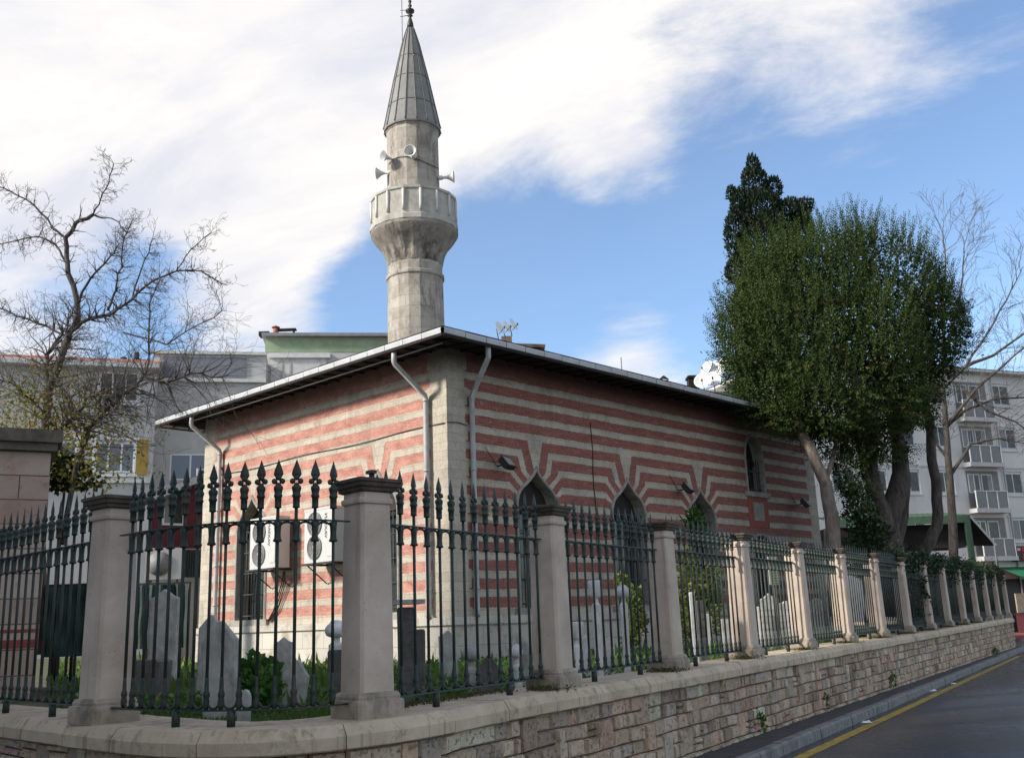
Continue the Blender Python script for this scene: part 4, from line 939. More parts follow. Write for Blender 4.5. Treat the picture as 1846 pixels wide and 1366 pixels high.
turban(1072, 1041, 11.9, .085, 'tallest white gravestone with a drum shaped turban in the second panel', .165, .20, flat=True)
turban(1037, 1115, 11.4, .085, 'white gravestone with a wide flat fez in the second panel', .175, .19, flat=True)
turban(1122, 1049, 12.4, .08, 'white gravestone with a round turban at the right of the second panel', .185, .15)
stele(1084, 1132, 12.9, .10, 'narrow white gravestone between the two tall turbaned ones', shape='point', mat='grave_white', th=.07)
stele(1099, 1142, 13.1, .10, 'shorter narrow white gravestone between the two tall turbaned ones', shape='point', mat='grave_white', th=.07)
stele(1056, 1140, 12.8, .09, 'low narrow gravestone left of the drum turbaned one', shape='point', mat='grave_white', th=.07)
stele(1246, 1063, 14.2, .075, 'tall thin white post gravestone in front of the yellow green shrub', shape='flat', mat='grave_white', th=.09)
stele(1262, 1078, 14.6, .13, 'grey slab right behind the thin white post', shape='flat', mat='grave_dark')
stele(1275, 1102, 16.6, .11, 'grey gravestone half covered by the yellow green shrub', shape='round')
stele(1308, 1112, 18, .20, 'wide grey gravestone right of the yellow green shrub', shape='flat')
stele(1361, 1096, 17.5, .10, 'left one of a pair of thin white posts in the fourth panel', shape='flat', mat='grave_white')
stele(1367, 1090, 18.3, .08, 'right one of a pair of thin white posts in the fourth panel', shape='flat', mat='grave_white')
stele(1384, 1066, 18.5, .34, 'broad grey pointed gravestone under the green board', shape='point')
stele(1402, 1084, 19.2, .2, 'grey gravestone right of the broad pointed one in the fourth panel', shape='flat')
stele(1415, 1080, 21, .14, 'thin pale gravestone near the fifth street pillar', shape='round', mat='grave_white')
stele(1470, 1075, 24, .3, 'grey gravestone behind the fifth panel', shape='round')
stele(1495, 1070, 25, .2, 'pale narrow gravestone behind the fifth panel', shape='point', mat='grave_white')
stele(262, 1185, 12.6, .5, 'low dark stone block at the foot of the left pillar', shape='flat', mat='grave_dark', th=.5)
# notice board
p = at(1392, 1003, 17.2); t = thing('notice_board', 'pale board with green lettering on a post behind the fourth panel', 'sign', (p.x, p.y, Z_GARD), R_(20))
h = p.z-Z_GARD
b = MB(); b.box(-.10, .10, -.012, .012, h-.46, h); b.build('board', M['white_dirty'], t)
b = MB(); b.tube([(0, .03, 0), (0, .03, h-.05)], .02, 6); b.build('post', M['grille'], t)
b = MB()
for i in range(10):
    z = h-.05-i*.042; x = -.075
    while x < .06:
        w_ = random.uniform(.012, .03); b.box(x, x+w_, -.016, -.0125, z-.022, z); x += w_+.010
b.build('lettering', simple('green_letters', (.05, .22, .04), .6, .1, 5, 0), t)

# ---------------------------------------------------------------- tomb building at the far left
pR = at(69, 1150, 12.6)
tb = thing('stone_tomb', 'pale ashlar tomb building with a heavy dark cornice at the left edge', 'building', (pR.x, pR.y, Z_GARD), R_(28))
zc_t = at(90, 815, 12.6).z-Z_GARD
q = NT('tomb_ashlar'); uvt = q.uv(); bs = q.brick(uvt, (.38, .275, .215), (.50, .40, .33), (.13, .08, .06), .68, .30, .008)
c = q.mix(q.math('MULTIPLY', q.rng(q.noise(uvt, 1.8, 8, .75, .5), .48, .66, sm=True), .6), bs.outputs[0], (.35, .19, .14)); c = q.mix(q.math('MULTIPLY', q.rng(q.noise(uvt, 6, 6, .75, .3), .56, .68, sm=True), .6), c, (.16, .12, .10)); q.base(c); q.rough(.92); q.bump(q.math('ADD', q.noise(uvt, 12, 8, .72), q.math('MULTIPLY', bs.outputs['Fac'], -.6)), .6, .02)
b = MB(); b.box(-4.5, 0, 0, 4, -.1, zc_t); b.build('walls', q.m, tb)
b = MB(); b.box(-4.7, .06, -.10, 4.2, zc_t, zc_t+.10); b.box(-4.76, .11, -.16, 4.26, zc_t+.10, zc_t+.26); b.build('cornice', simple('tomb_cornice', (.15, .125, .10), .95, .45, 5, .6, 0, (.06, .07, .03), .7, 2), tb)
b = MB(); b.box(-4.5, .004, -.006, 4.0, .62, .72); b.box(-4.5, .004, -.006, 4.0, .80, .84); b.build('red_course', simple('red_course', (.28, .06, .055), .9, .3, 9, .2), tb)

# ---------------------------------------------------------------- clutter behind the left panels
def tarp(px0, px1, y0, y1, Y, label):
    a_, c_ = at(px0, y0, Y), at(px1, y0, Y); lo = at((px0+px1)/2, y1, Y).z; t = thing('green_screen', label, 'screen', ((a_.x+c_.x)/2, Y, Z_GARD)); w = (c_.x-a_.x)/2; h = a_.z-Z_GARD; l = lo-Z_GARD
    b = MB(); nx, nz_ = 26, 12
    for i in range(nx):
        for j in range(nz_):
            def pt(i_, j_): x = -w+2*w*i_/nx; z = l+(h-l)*j_/nz_; return (x, .03*math.sin(i_*1.4)+.02*math.sin(j_*.9+i_*.3), z)
            b.quad(pt(i, j), pt(i+1, j), pt(i+1, j+1), pt(i, j+1), sm=True)
    b.build('cloth', simple('green_tarpaulin', (.018, .045, .038), .75, .4, 3, .3, 0, (.06, .09, .08), .4, 1.5), t)
    b = MB()
    for x in (-w, -w/3, w/3, w): b.tube([(x, .06, 0), (x, .06, h+.03)], .025, 6)
    b.box(-w-.02, w+.02, .04, .08, h, h+.04); b.build('frame', M['iron_dark'], t)
tarp(82, 160, 1058, 1183, 15.5, 'dark green tarpaulin screen between the stone tomb and the left pillar')
tarp(247, 340, 1055, 1168, 17.5, 'dark green tarpaulin screen behind the tall pale gravestone')

# ---------------------------------------------------------------- background buildings
def facade(name, label, px0, px1, y_top, Y0, Y1, depth=10, mat=None, ybase=None):
    """front wall from the point under px0 (distance Y0) to the one under px1 (distance Y1)"""
    a_ = at(px0, 1120, Y0); c_ = at(px1, 1110, Y1); a_.z = c_.z = 0; ax = (c_-a_); L = ax.length; ax.normalize()
    top = at((px0+px1)/2, y_top, (Y0+Y1)/2).z
    t = thing(name, label, 'building', (a_.x, a_.y, Z_ST-.03), math.atan2(ax.y, ax.x)); return t, L, top-(Z_ST-.03)
def win(parent, x, z, w, h, mul=1, mats=('white_dirty', 'glass'), y=0, trim=True, name='window', cols=2):
    b = MB(); f_ = .06
    if trim:
        b.box(x-.10, x, y-.045, y+.02, z-.1, z+h+.1); b.box(x+w, x+w+.10, y-.045, y+.02, z-.1, z+h+.1); b.box(x-.14, x+w+.14, y-.07, y+.02, z+h+.1, z+h+.2); b.box(x-.14, x+w+.14, y-.07, y+.02, z-.18, z-.1)
    b.box(x, x+f_, y-.012, y+.02, z, z+h); b.box(x+w-f_, x+w, y-.012, y+.02, z, z+h); b.box(x+f_, x+w-f_, y-.012, y+.02, z, z+f_); b.box(x+f_, x+w-f_, y-.012, y+.02, z+h-f_, z+h)
    for k in range(1, cols): b.box(x+w*k/cols-.035, x+w*k/cols+.035, y-.016, y+.02, z+f_, z+h-f_)
    wd = b.build(name, M[mats[0]], parent)
    g = MB(); g.quad((x, y-.004, z), (x+w, y-.004, z), (x+w, y-.004, z+h), (x, y-.004, z+h)); g.build('pane', M[mats[1]], wd)
    if random.random() < .6:
        c_ = MB(); s0 = random.choice((0, .5)); n = 10; x0 = x+w*s0+.05
        for i in range(n):
            xa, xb = x0+(w*.5-.1)*i/n, x0+(w*.5-.1)*(i+1)/n; c_.quad((xa, y-.0075-.002*(i % 2), z+.05), (xb, y-.0075-.002*((i+1) % 2), z+.05), (xb, y-.0075-.002*((i+1) % 2), z+h-.05), (xa, y-.0075-.002*(i % 2), z+h-.05))
        c_.build('curtain', M['curtain'], wd)
    return wd
M['curtain'] = simple('net_curtain', (.26, .27, .27), .9, .2, 8, 0)
q = NT('pane_sky'); q.base((.10, .13, .17)); q.rough(.15); q.b.inputs['Specular IOR Level'].default_value = .8; M['pane'] = q.m
M['plaster'] = simple('grey_plaster', (.50, .49, .47), .9, .10, 1.2, .1, 0, (.36, .35, .33), .5, .5)
M['plaster2'] = simple('white_plaster', (.66, .645, .60), .9, .10, 1.2, .1, 0, (.52, .50, .46), .5, .4)
M['dark_in'] = simple('balcony_recess', (.22, .215, .205), .9, .2, 3, .1)
M['tiles'] = simple('roof_tiles_red', (.34, .115, .065), .85, .35, 5, .4, 0, (.18, .09, .06), .5, 2)
M['smoked'] = simple('balcony_glass', (.15, .155, .155), .25, .15, 3, 0)
# apartment block on the right: front turned 13 degrees
Y0a = 58.5
ta, La, Ha = facade('apartment_block', 'four storey pale apartment block with a column of balconies and a red tiled roof', 1470, 2010, 668, 56.5, 64.5)
b = MB(); b.box(0, La, 0, 12, 0, Ha); b.build('wall', M['plaster2'], ta)
b = MB(); b.box(-.5, La+.5, -.55, 12.5, Ha, Ha+.16); b.build('eave', M['white_dirty'], ta)
b = MB(); b.poly([(-.55, -.6, Ha+.17), (La+.55, -.6, Ha+.17), (La-4, 6, Ha+2.1), (4, 6, Ha+2.1)]); b.poly([(-.55, -.6, Ha+.17), (4, 6, Ha+2.1), (-.55, 12.6, Ha+.17)]); b.poly([(La+.55, 12.6, Ha+.17), (La-4, 6, Ha+2.1), (La+.55, -.6, Ha+.17)]); b.poly([(-.55, 12.6, Ha+.17), (4, 6, Ha+2.1), (La-4, 6, Ha+2.1), (La+.55, 12.6, Ha+.17)]); b.build('roof', M['tiles'], ta)
def apx(px, py):   # pixel to facade coordinates
    o = Vector(ta.location); ax = Vector((math.cos(ta.rotation_euler.z), math.sin(ta.rotation_euler.z), 0)); n = Vector((ax.y, -ax.x, 0)); d = dirpx(px, py); C = Vector((0, 0, EYE)); k = (o-C).dot(n)/d.dot(n); p = C+d*k-o; return p.dot(ax), p.z
zl = [apx(1765, y)[1] for y in (755, 835, 917, 1003)]
xb0, xb1 = apx(1727, 760)[0], apx(1787, 760)[0]
for i, z in enumerate(zl):
    f_ = MB(); f_.box(xb0, xb1-.12, -.006, .01, z+.04, z+2.3); rec = f_.build('recess', M['dark_in'], ta)
    sb = MB(); sb.box(xb0-.1, xb1-.1, -.62, .0, z-.28, z-.02); bal = sb.build('balcony', M['plaster'], ta)
    r_ = MB(); r_.box(xb0+.02, xb1-.22, -.57, -.55, z+.02, z+.98); r_.box(xb1-.25, xb1-.23, -.55, -.05, z+.02, z+.98); r_.build('glass_rail', M['smoked'], bal)
    r_ = MB()
    r_.box(xb0-.02, xb1-.18, -.61, -.51, z+.98, z+1.03)
    for k in range(4): x = xb0+(xb1-.2-xb0)*k/3; r_.box(x-.025, x+.025, -.615, -.545, z-.02, z+.979)
    r_.build('handrail', M['white_dirty'], bal)
    win(rec, xb0+.12, z+.95, .9, 1.15, y=-.02, trim=False); win(rec, xb0+1.15, z+.06, .85, 2.04, y=-.02, trim=False, name='balcony_door', cols=1)
floors = [(z+.95) for z in zl]
x1c = apx(1703, 870)[0]; x2c = apx(1826, 870)[0]; x3c = apx(1640, 870)[0]; x4c = apx(1580, 870)[0]; x5c = apx(1520, 870)[0]; x6c = x2c+3.4
for xc in (x1c, x2c, x3c, x4c, x5c, x6c):
    for i, z in enumerate(floors):
        if i == 3 and xc < x2c-1: pass
        win(ta, xc-.72, z, 1.44, 1.25)
b = MB(); b.box(0, La, -.05, .0, zl[1]-.32, zl[1]-.2); b.build('string_course', M['plaster'], ta)
b = MB(); b.tube([(xb1+.35, -.08, .2), (xb1+.35, -.08, Ha-.1)], .055, 6); b.build('downpipe', M['plaster'], ta)
zs0 = apx(1825, 1012)[1]; zs1 = apx(1825, 985)[1]; xs0 = apx(1817, 1000)[0]
t = thing('shop_sign', 'black shop sign with red letters above the green awning', 'sign', Vector(ta.location), ta.rotation_euler.z)
b = MB(); b.box(xs0+.15, xs0+6, -.55, -.06, zs0, zs1); b.build('sign_board', M['black'], t)
redl = simple('red_letters', (.55, .04, .03), .5, .1, 4, 0)
for body, sz, dx, dz in (('SA', .62, .52, .36), ('ÇAM', .30, .50, .06)):
    cu = bpy.data.curves.new('lettering', 'FONT'); cu.body = body; cu.size = sz; cu.extrude = .02; cu.offset = .012
    tmp = bpy.data.objects.new('lettering', cu); col.objects.link(tmp); bpy.context.view_layer.update(); me = bpy.data.meshes.new_from_object(tmp); bpy.data.objects.remove(tmp); me.materials.clear(); me.materials.append(redl)
    o = bpy.data.objects.new('lettering', me); col.objects.link(o); o.parent = t; o.location = (xs0+dx, -.575, zs0+dz); o.rotation_euler = (R_(90), 0, 0)
b = MB(); b.box(xs0+.2, xs0+.45, -.565, -.552, zs1-.28, zs1-.12); b.build('emblem', simple('pale_red', (.6, .35, .33), .5, .05, 4, 0), t)
xa0, za1 = apx(1797, 1022); _, za0 = apx(1830, 1040)
t = thing('awning', 'dark green shop awning with a white edge strip', 'awning', Vector(ta.location), ta.rotation_euler.z)
b = MB(); b.quad((xa0, -1.6, za0), (xa0+8, -1.6, za0), (xa0+8, -.05, za1), (xa0, -.05, za1)); b.quad((xa0, -1.6, za0-.18), (xa0+8, -1.6, za0-.18), (xa0+8, -1.6, za0), (xa0, -1.6, za0)); b.build('canopy', simple('green_canvas', (.015, .16, .075), .7, .1, 3, .05), t)
b = MB(); b.box(xa0+1.0, xa0+8, -1.64, -1.603, za0+.02, za0+.12); b.build('edge_strip', M['white'], t)
b = MB(); b.box(apx(1740, 1100)[0], La, -.03, .0, .1, za0-.1); b.build('shop_front', M['black'], ta)
t = thing('snack_cabinet', 'dark red counter with a pale lit menu board at the shop front', 'counter', Vector(ta.location), ta.rotation_euler.z)
xk = apx(1816, 1090)[0]
b = MB(); b.box(xk-.2, xk+1.5, -1.5, -.7, .14, 1.15); b.box(xk-.25, xk+1.55, -1.55, -.65, 1.15, 1.2); b.build('counter', simple('maroon_panel', (.07, .012, .018), .6, .2, 3, .05), t)
b = MB(); b.box(xk-.1, xk+.75, -.8, -.72, 1.25, 2.35); b.build('menu_board', simple('menu_cream', (.42, .34, .22), .7, .35, 5, .05), t)
b = MB(); b.box(xk-14, La+20, -5.0, -.02, Z_ST-.05-.05, .13); o = b.build('far_pavement', M['redpave']); o.matrix_world = ta.matrix_world if False else Matrix.Translation(ta.location) @ Matrix.Rotation(ta.rotation_euler.z, 4, 'Z'); tag(o, kind='structure')

# houses on the left
cl = simple('grey_cladding', (.20, .21, .235), .8, .15, 1.5, .1)
t1, L1, H1_ = facade('grey_house', 'grey rendered house with a wide slate coloured parapet band behind the bare tree', 256, 470, 640, 44, 45)
b = MB(); b.box(0, L1, 0, 9, 0, H1_); b.build('wall', M['plaster'], t1)
b = MB(); b.box(-.1, L1, -.12, 9, H1_, H1_+.14); b.build('coping', M['white_dirty'], t1)
za = H1_-1.08; b = MB(); b.box(.4, L1-.9, -.05, .0, za, H1_-.14); b.build('parapet_band', cl, t1)
b = MB(); b.box(0, L1, -.16, .0, za-.22, za-.06); b.build('cornice', M['white_dirty'], t1)
zwn = at(330, 865, 44).z; win(t1, .85, zwn, 2.6, 1.15, mats=('white', 'pane'), trim=False, cols=3); win(t1, 4.0, zwn, .9, 1.15, mats=('white', 'pane'), trim=False)
t2, L2, H2_ = facade('roof_flat', 'taller house with a green strip under its flat roof edge, left of the minaret', 467, 760, 607, 47, 48)
t2.name = 'flat_roofed_house'
b = MB(); b.box(0, L2, 0, 9, 0, H2_); b.build('wall', M['plaster'], t2)
b = MB(); b.box(-.15, L2, -.3, 9, H2_-.04, H2_+.12); b.build('roof_edge', M['lead'], t2)
b = MB(); b.box(0, L2, -.02, .0, H2_-.78, H2_-.10); b.build('green_band', simple('faded_green_paint', (.30, .38, .24), .8, .25, 2, .1), t2)
b = MB(); b.box(.3, 2.9, -.06, .0, H2_-3.2, H2_-1.1); b.box(.2, 3.1, -.18, .0, H2_-1.1, H2_-.86); b.build('shutter_box', M['white_dirty'], t2)
b = MB()
for x in (.75, 1.15, 2.55): b.box(x, x+.09, -.085, -.06, H2_-3.2, H2_-1.1)
b.build('shutter_rail', M['plaster'], t2)
t3, L3, H3_ = facade('tiled_house', 'pale house with a red tiled roof edge and an ochre panel beside its windows', -60, 262, 664, 40, 42)
b = MB(); b.box(0, L3, 0, 9, 0, H3_); b.build('wall', M['plaster'], t3)
b = MB(); b.box(-.3, L3+.1, -.5, 9, H3_, H3_+.2); b.build('eave', M['white_dirty'], t3)
b = MB(); b.quad((-.3, -.5, H3_+.21), (L3+.1, -.5, H3_+.21), (L3+.1, 4, H3_+1.5), (-.3, 4, H3_+1.5)); b.build('roof', M['tiles'], t3)
zz3 = at(190, 850, 41).z; x3 = lambda px: (px+60)/(262+60)*L3
win(t3, x3(150), zz3, x3(226)-x3(150), 1.25, mats=('white', 'pane'), cols=3); win(t3, x3(20), zz3, 1.9, 1.25, mats=('white', 'pane'), cols=2)
win(t3, x3(150), zz3+3.0, x3(226)-x3(150), 1.25, mats=('white', 'glass'), cols=3)
b = MB(); b.box(x3(229), x3(252), -.05, .0, zz3-.1, zz3+1.4); b.build('ochre_panel', simple('ochre_panel', (.36, .24, .05), .8, .15, 4, .1), t3)
b = MB(); b.box(0, L3, -.12, 0, zz3-.45, zz3-.3); b.build('string_course', M['white_dirty'], t3)
# chimney stack and rooftop clutter
t = thing('chimney', 'small brown brick chimney on the tiled roof beside the grey house', 'chimney', at(232, 655, 45)); b = MB(); b.box(-.7, .7, 0, .8, -1.5, .0); b.box(-.8, .8, -.1, .9, 0, .14); b.build('stack', simple('brown_brick', (.17, .12, .09), .9, .35, 7, .4), t); b = MB(); b.tube([(.2, .4, .14), (.2, .4, .62)], .12, 8); b.build('chimney_pot', M['wood'], t); b = MB(); b.tube([(-.4, .4, .14), (-.4, .4, .40)], .15, 8); b.build('chimney_pot', M['wood'], t)
t = thing('rooftop_tank', 'dark rooftop chimney and plank on the flat roofed house', 'chimney', at(497, 606, 48)); b = MB(); b.tube([(0, 0, 0), (0, 0, .42)], .14, 8); b.lathe([(.2, .42), (.22, .46), (.02, .55)], 8); b.build('chimney_pot', M['tiles'], t); b = MB(); b.box(.1, 1.0, -.1, .2, .28, .36); b.box(.85, .93, -.05, .1, 0, .28); b.box(-.8, -.3, -.2, .3, 0, .22); b.build('plank', M['wood'], t)
# maroon lean-to house behind the left fence
Ym = 27.5; pa, pb = at(262, 1100, Ym), at(372, 1100, Ym+1.0); ax = (pb-pa); ax.z = 0; Lm = ax.length
t = thing('maroon_house', 'dark red lean-to building with a sloping roof edge and white framed windows', 'building', (pa.x, pa.y, Z_GARD), math.atan2(ax.y, ax.x))
zl0 = at(270, 893, Ym).z-Z_GARD; zl1 = at(368, 850, Ym+1).z-Z_GARD; zm = at(320, 985, Ym).z-Z_GARD
Lx = Lm+1.2; sl_ = (zl1-zl0)/Lm
b = MB(); b.poly([(0, 0, zm), (Lx, 0, zm), (Lx, 0, zl0+sl_*Lx), (0, 0, zl0)]); b.build('wall', simple('maroon_paint', (.13, .018, .024), .75, .15, 3, .1), t)
b = MB(); b.quad((0, .01, 0), (Lx, .01, 0), (Lx, .01, zm), (0, .01, zm)); b.build('lower_wall', M['plaster'], t)
b = MB(); b.quad((-.3, -.35, zl0-.12+.02), (Lx, -.35, zl0+sl_*Lx+.02), (Lx, .5, zl0+sl_*Lx+.05), (-.3, .5, zl0-.07)); b.build('roof', M['wood'], t)
b = MB(); b.quad((-.3, -.352, zl0-.30), (Lx, -.352, zl0+sl_*Lx-.18), (Lx, -.352, zl0+sl_*Lx+.02), (-.3, -.352, zl0-.10)); b.build('fascia', M['white_dirty'], t)
for px, w_ in ((284, .62), (345, .35)):
    x = (px-262)/(372-262)*Lm; z = at(px, 945, Ym).z-Z_GARD+(.55 if px > 300 else 0); win(t, x, z, w_, 1.1, mats=('white', 'glass'), trim=False, cols=1)
# corrugated fence below it
t = thing('corrugated_fence', 'dark corrugated metal fence below the dark red lean-to', 'fence', (pa.x, pa.y-.8, Z_GARD), math.atan2(ax.y, ax.x)); zt0 = at(330, 985, Ym-.8).z-Z_GARD
b = MB(); n = 60
for i in range(n):
    x0 = 1.0+(Lx-1)*i/n; x1 = 1.0+(Lx-1)*(i+1)/n; y0 = .04*(i % 2); y1 = .04*((i+1) % 2); b.quad((x0, y0, zt0-.75), (x1, y1, zt0-.75), (x1, y1, zt0), (x0, y0, zt0))
b.build('sheet', simple('dark_sheet_metal', (.05, .06, .06), .6, .4, 8, .2), t)
b = MB(); [b.tube([(x, .06, 0), (x, .06, zt0-.1)], .03, 6) for x in np.linspace(1.1, Lx-.1, 4)]; b.build('post', M['iron_dark'], t)
pac = at(262, 1046, 22.5); t = thing('air_conditioner', 'single white air conditioner behind the curved fence panel, far left of the mosque', 'air conditioner', pac, R_(15))
b = MB(); b.box(0, .8, -.3, 0, 0, .68); b.build('casing', M['ac'], t)
b = MB(); b.lathe([(.25, .0), (.26, .02), (.001, .021)], 20, M=Matrix.Translation((.30, -.30, .34)) @ Matrix.Rotation(R_(90), 4, 'X'), caps=False); b.build('fan_grille', M['ac_grille'], t)
b = MB(); b.box(.1, .14, -.3, 0, -(pac.z-Z_GARD), 0); b.box(.66, .7, -.3, 0, -(pac.z-Z_GARD), 0); b.build('stand', M['iron_dark'], t)

# rooftops behind the mosque
t4, L4, H4_ = facade('rear_house', 'house behind the mosque whose brown roof edge shows above the gutter', 860, 1000, 612, 46, 46)
b = MB(); b.box(0, L4, 0, 6, 0, H4_-.5); b.build('wall', simple('rear_brick', (.25, .10, .07), .9, .3, 6, .4), t4)
b = MB(); b.poly([(-.2, -.5, H4_-.15), (L4+.1, -.5, H4_-.42), (L4+.1, 6.2, H4_-.3), (-.2, 6.2, H4_-.0)]); b.quad((-.2, -.5, H4_-.30), (L4+.1, -.5, H4_-.57), (L4+.1, -.5, H4_-.42), (-.2, -.5, H4_-.15)); b.build('roof', simple('brown_roof', (.16, .11, .08), .9, .4, 5, .4), t4)
b = MB(); b.box(1.5, 2.0, .2, .7, H4_-.5, H4_+.25); b.build('chimney', simple('brown_brick2', (.17, .12, .09), .9, .35, 7, .4), t4)
def dish(px, py, Y, r, yaw, label, g='satellite dishes on the rooftops'):
    p = at(px, py, Y); t = thing('satellite_dish', label, 'satellite dish', p, yaw, g)
    b = MB(); Mx = Matrix.Rotation(R_(-72), 4, 'X') @ Matrix.Scale(1, 4)
    b.lathe([(r*k/6, (k/6)**2*r*.28) for k in range(0, 7)][1:]+[(r*1.01, r*.27)], 20, M=Matrix.Rotation(R_(68), 4, 'X'), caps=False); b.lathe([(r/6, r*.008), (.001, 0)], 20, M=Matrix.Rotation(R_(68), 4, 'X'), caps=False); b.build('reflector', M['white'], t)
    b = MB(); b.tube([(0, 0, -r*.8), (0, -r*.9, -r*.1)], .015, 4); b.lathe([(.04, -.04), (.04, .06)], 8, M=Matrix.Translation((0, -r*.95, -r*.05))); b.build('feed_arm', M['grille'], t)
    b = MB(); b.tube([(0, .02, -r*1.7), (0, .12, -.0)], .025, 5); b.build('mast', M['grille'], t)
dish(899, 592, 44, .33, R_(55), 'leftmost of the three small dishes right of the minaret')
dish(911, 590, 45, .30, R_(60), 'middle one of the three small dishes right of the minaret')
dish(923, 586, 44.5, .30, R_(60), 'rightmost of the three small dishes right of the minaret')
# dish cluster beyond the roof, with its chimney stack
pd = at(1282, 712, 42); t = thing('roof_stack', 'dark chimney stack beside the cluster of white dishes at the tree', 'chimney', (at(1252, 700, 42).x, 42, pd.z-8)); zt_ = at(1252, 676, 42).z-(pd.z-8)
b = MB(); b.box(-.22, .22, 0, .5, 0, zt_); b.box(-.27, .27, -.05, .55, zt_-.12, zt_-.03); b.build('stack', M['wood'], t)
for i, (x, y, r, yw) in enumerate(((1268, 688, .38, -20), (1287, 684, .36, -20), (1298, 664, .42, -30), (1276, 664, .34, -60))):
    dish(x, y, 41.5+i*.3, r, R_(yw), ['lower left dish of the cluster beside the big tree', 'lower middle dish of the cluster beside the big tree', 'upper right dish of the cluster beside the big tree', 'upper left tilted dish of the cluster beside the big tree'][i])
t5, L5, H5_ = facade('far_house', 'low house whose white parapet shows between the mosque roof and the tree', 1235, 1420, 706, 43, 43)
b = MB(); b.box(0, L5, 0, 6, 0, H5_); b.build('wall', M['plaster2'], t5); b = MB(); b.box(-.1, L5+.1, -.1, 6.1, H5_, H5_+.12); b.build('coping', M['white_dirty'], t5)
t = thing('roof_cowl', 'small white chimney cowl above the middle of the gutter', 'chimney', at(1197, 690, 40)); b = MB(); b.lathe([(.14, -1.2), (.14, 0), (.20, .03), (.20, .10), (.05, .22)], 10); b.build('pot', M['white_dirty'], t); b = MB(); b.lathe([(.13, .10), (.22, .14), (.03, .30)], 8); b.build('cowl', M['wood'], t)
t = thing('aerial', 'thin aerial mast rising behind the mosque gutter', 'aerial', at(1123, 700, 40)); b = MB(); b.tube([(0, 0, -2), (0, 0, 1.3)], .018, 5); b.build('mast', M['grille'], t)

# green roofed shelter in the garden
Ysh = 43.0; q0 = at(1560, 958, Ysh); q1 = at(1748, 928, Ysh)
t = thing('garden_shelter', 'open timber shelter with a green corrugated roof under the trees', 'shelter', (q1.x, q1.y, Z_GARD), math.atan2(q1.y-q0.y, q1.x-q0.x))
hs_ = q1.z-Z_GARD; Ls_ = (Vector((q1.x, q1.y, 0))-Vector((q0.x, q0.y, 0))).length+1.5
b = MB(); n = int(Ls_/.12)
for i in range(n):
    xa, xb = -Ls_+Ls_*i/n, -Ls_+Ls_*(i+1)/n; za, zb_ = (.03*(i % 2), .03*((i+1) % 2))
    b.quad((xa, 0, hs_+za), (xb, 0, hs_+zb_), (xb, 2.6, hs_+.35+zb_), (xa, 2.6, hs_+.35+za)); b.quad((xa, -.02, hs_-.30), (xb, -.02, hs_-.30), (xb, -.02, hs_+zb_), (xa, -.02, hs_+za))
b.build('roof', simple('green_roof_paint', (.05, .10, .055), .7, .25, 5, .1), t)
b = MB(); b.quad((0, 0, hs_+.03), (1.05, .3, hs_-1.2), (1.05, 3, hs_-1.0), (0, 2.6, hs_+.38)); b.quad((0, -.03, hs_-.12), (1.05, .27, hs_-1.35), (1.05, .27, hs_-1.2), (0, -.03, hs_+.03)); b.build('side_roof', M['plaster'], t)
b = MB(); b.quad((0, .01, hs_-.05), (1.0, .3, hs_-1.3), (1.0, 3, hs_-1.1), (0, 2.6, hs_+.3)); b.box(-Ls_, -.1, .5, 2.5, hs_-1.3, hs_-.3); b.build('ceiling', M['wood'], t)
for x in (-.10, -3.4, -6.6): b = MB(); b.box(x-.14, x+.06, -.08, .12, 0, hs_-.05); b.build('post', simple('green_post_paint', (.04, .085, .05), .7, .3, 6, .1) if x > -.2 else M['wood'], t)
b = MB(); b.tube([(.97, .25, 0), (.97, .25, hs_-1.3), (1.04, .2, hs_-1.25)], .05, 8); b.build('rain_pipe', M['pipe'], t)
# green screens behind the far panels
for k in range(8, 14):
    a_ = P2+FD*(SP*k+.16)-FN*.12; t = thing('green_fence_screen', '%s dark green sheet fixed behind the far fence bars, counted from the near end' % ordn[k-8], 'screen', (a_.x, a_.y, Z_COP+zoff(a_.x, a_.y)), math.atan2(FD.y, FD.x), 'green sheets behind the far fence panels')
    b = MB(); n = 24; L_ = SP-.32
    for i in range(n):
        x0, x1 = L_*i/n, L_*(i+1)/n; b.quad((x0, .012*(i % 2), .10), (x1, .012*((i+1) % 2), .10), (x1, .012*((i+1) % 2), 1.55), (x0, .012*(i % 2), 1.55))
    b.build('sheet', simple('green_sheet', (.022, .05, .042), .7, .3, 4, .15), t)

# ---------------------------------------------------------------- trees and plants
def branchset(mb, mbt, start, d, length, rad, depth, spread=.6, up=.15, minr=.006, tips=None, droop=0):
    p = Vector(start); d = Vector(d).normalized(); n = max(3, int(length/.22)); seg = length/n; path = [p.copy()]; rs = [rad]
    for i in range(n):
        d = (d+Vector((random.gauss(0, .18), random.gauss(0, .18), random.gauss(0, .17)+up*.10-droop*.06))).normalized(); p = p+d*seg; path.append(p.copy()); rs.append(max(minr, rad*(1-.75*(i+1)/n)))
        if depth > 0 and i > 0 and random.random() < .80:
            for _ in range(random.choice((1, 1, 2))):
                ax_ = d.cross(Vector((random.gauss(0, 1), random.gauss(0, 1), random.gauss(0, 1)))).normalized(); dd = (d*math.cos(spread)+ax_*math.sin(spread*random.uniform(.7, 1.4))).normalized()
                branchset(mb, mbt, p, dd, length*random.uniform(.42, .68), rs[-1]*.62, depth-1, spread, up, minr, tips, droop)
    (mb if rad > .03 else mbt).tube(path, rs, 5 if rad > .03 else 3, caps=False)
    if tips is not None: tips.append(path[-1]); tips.append(path[len(path)//2])
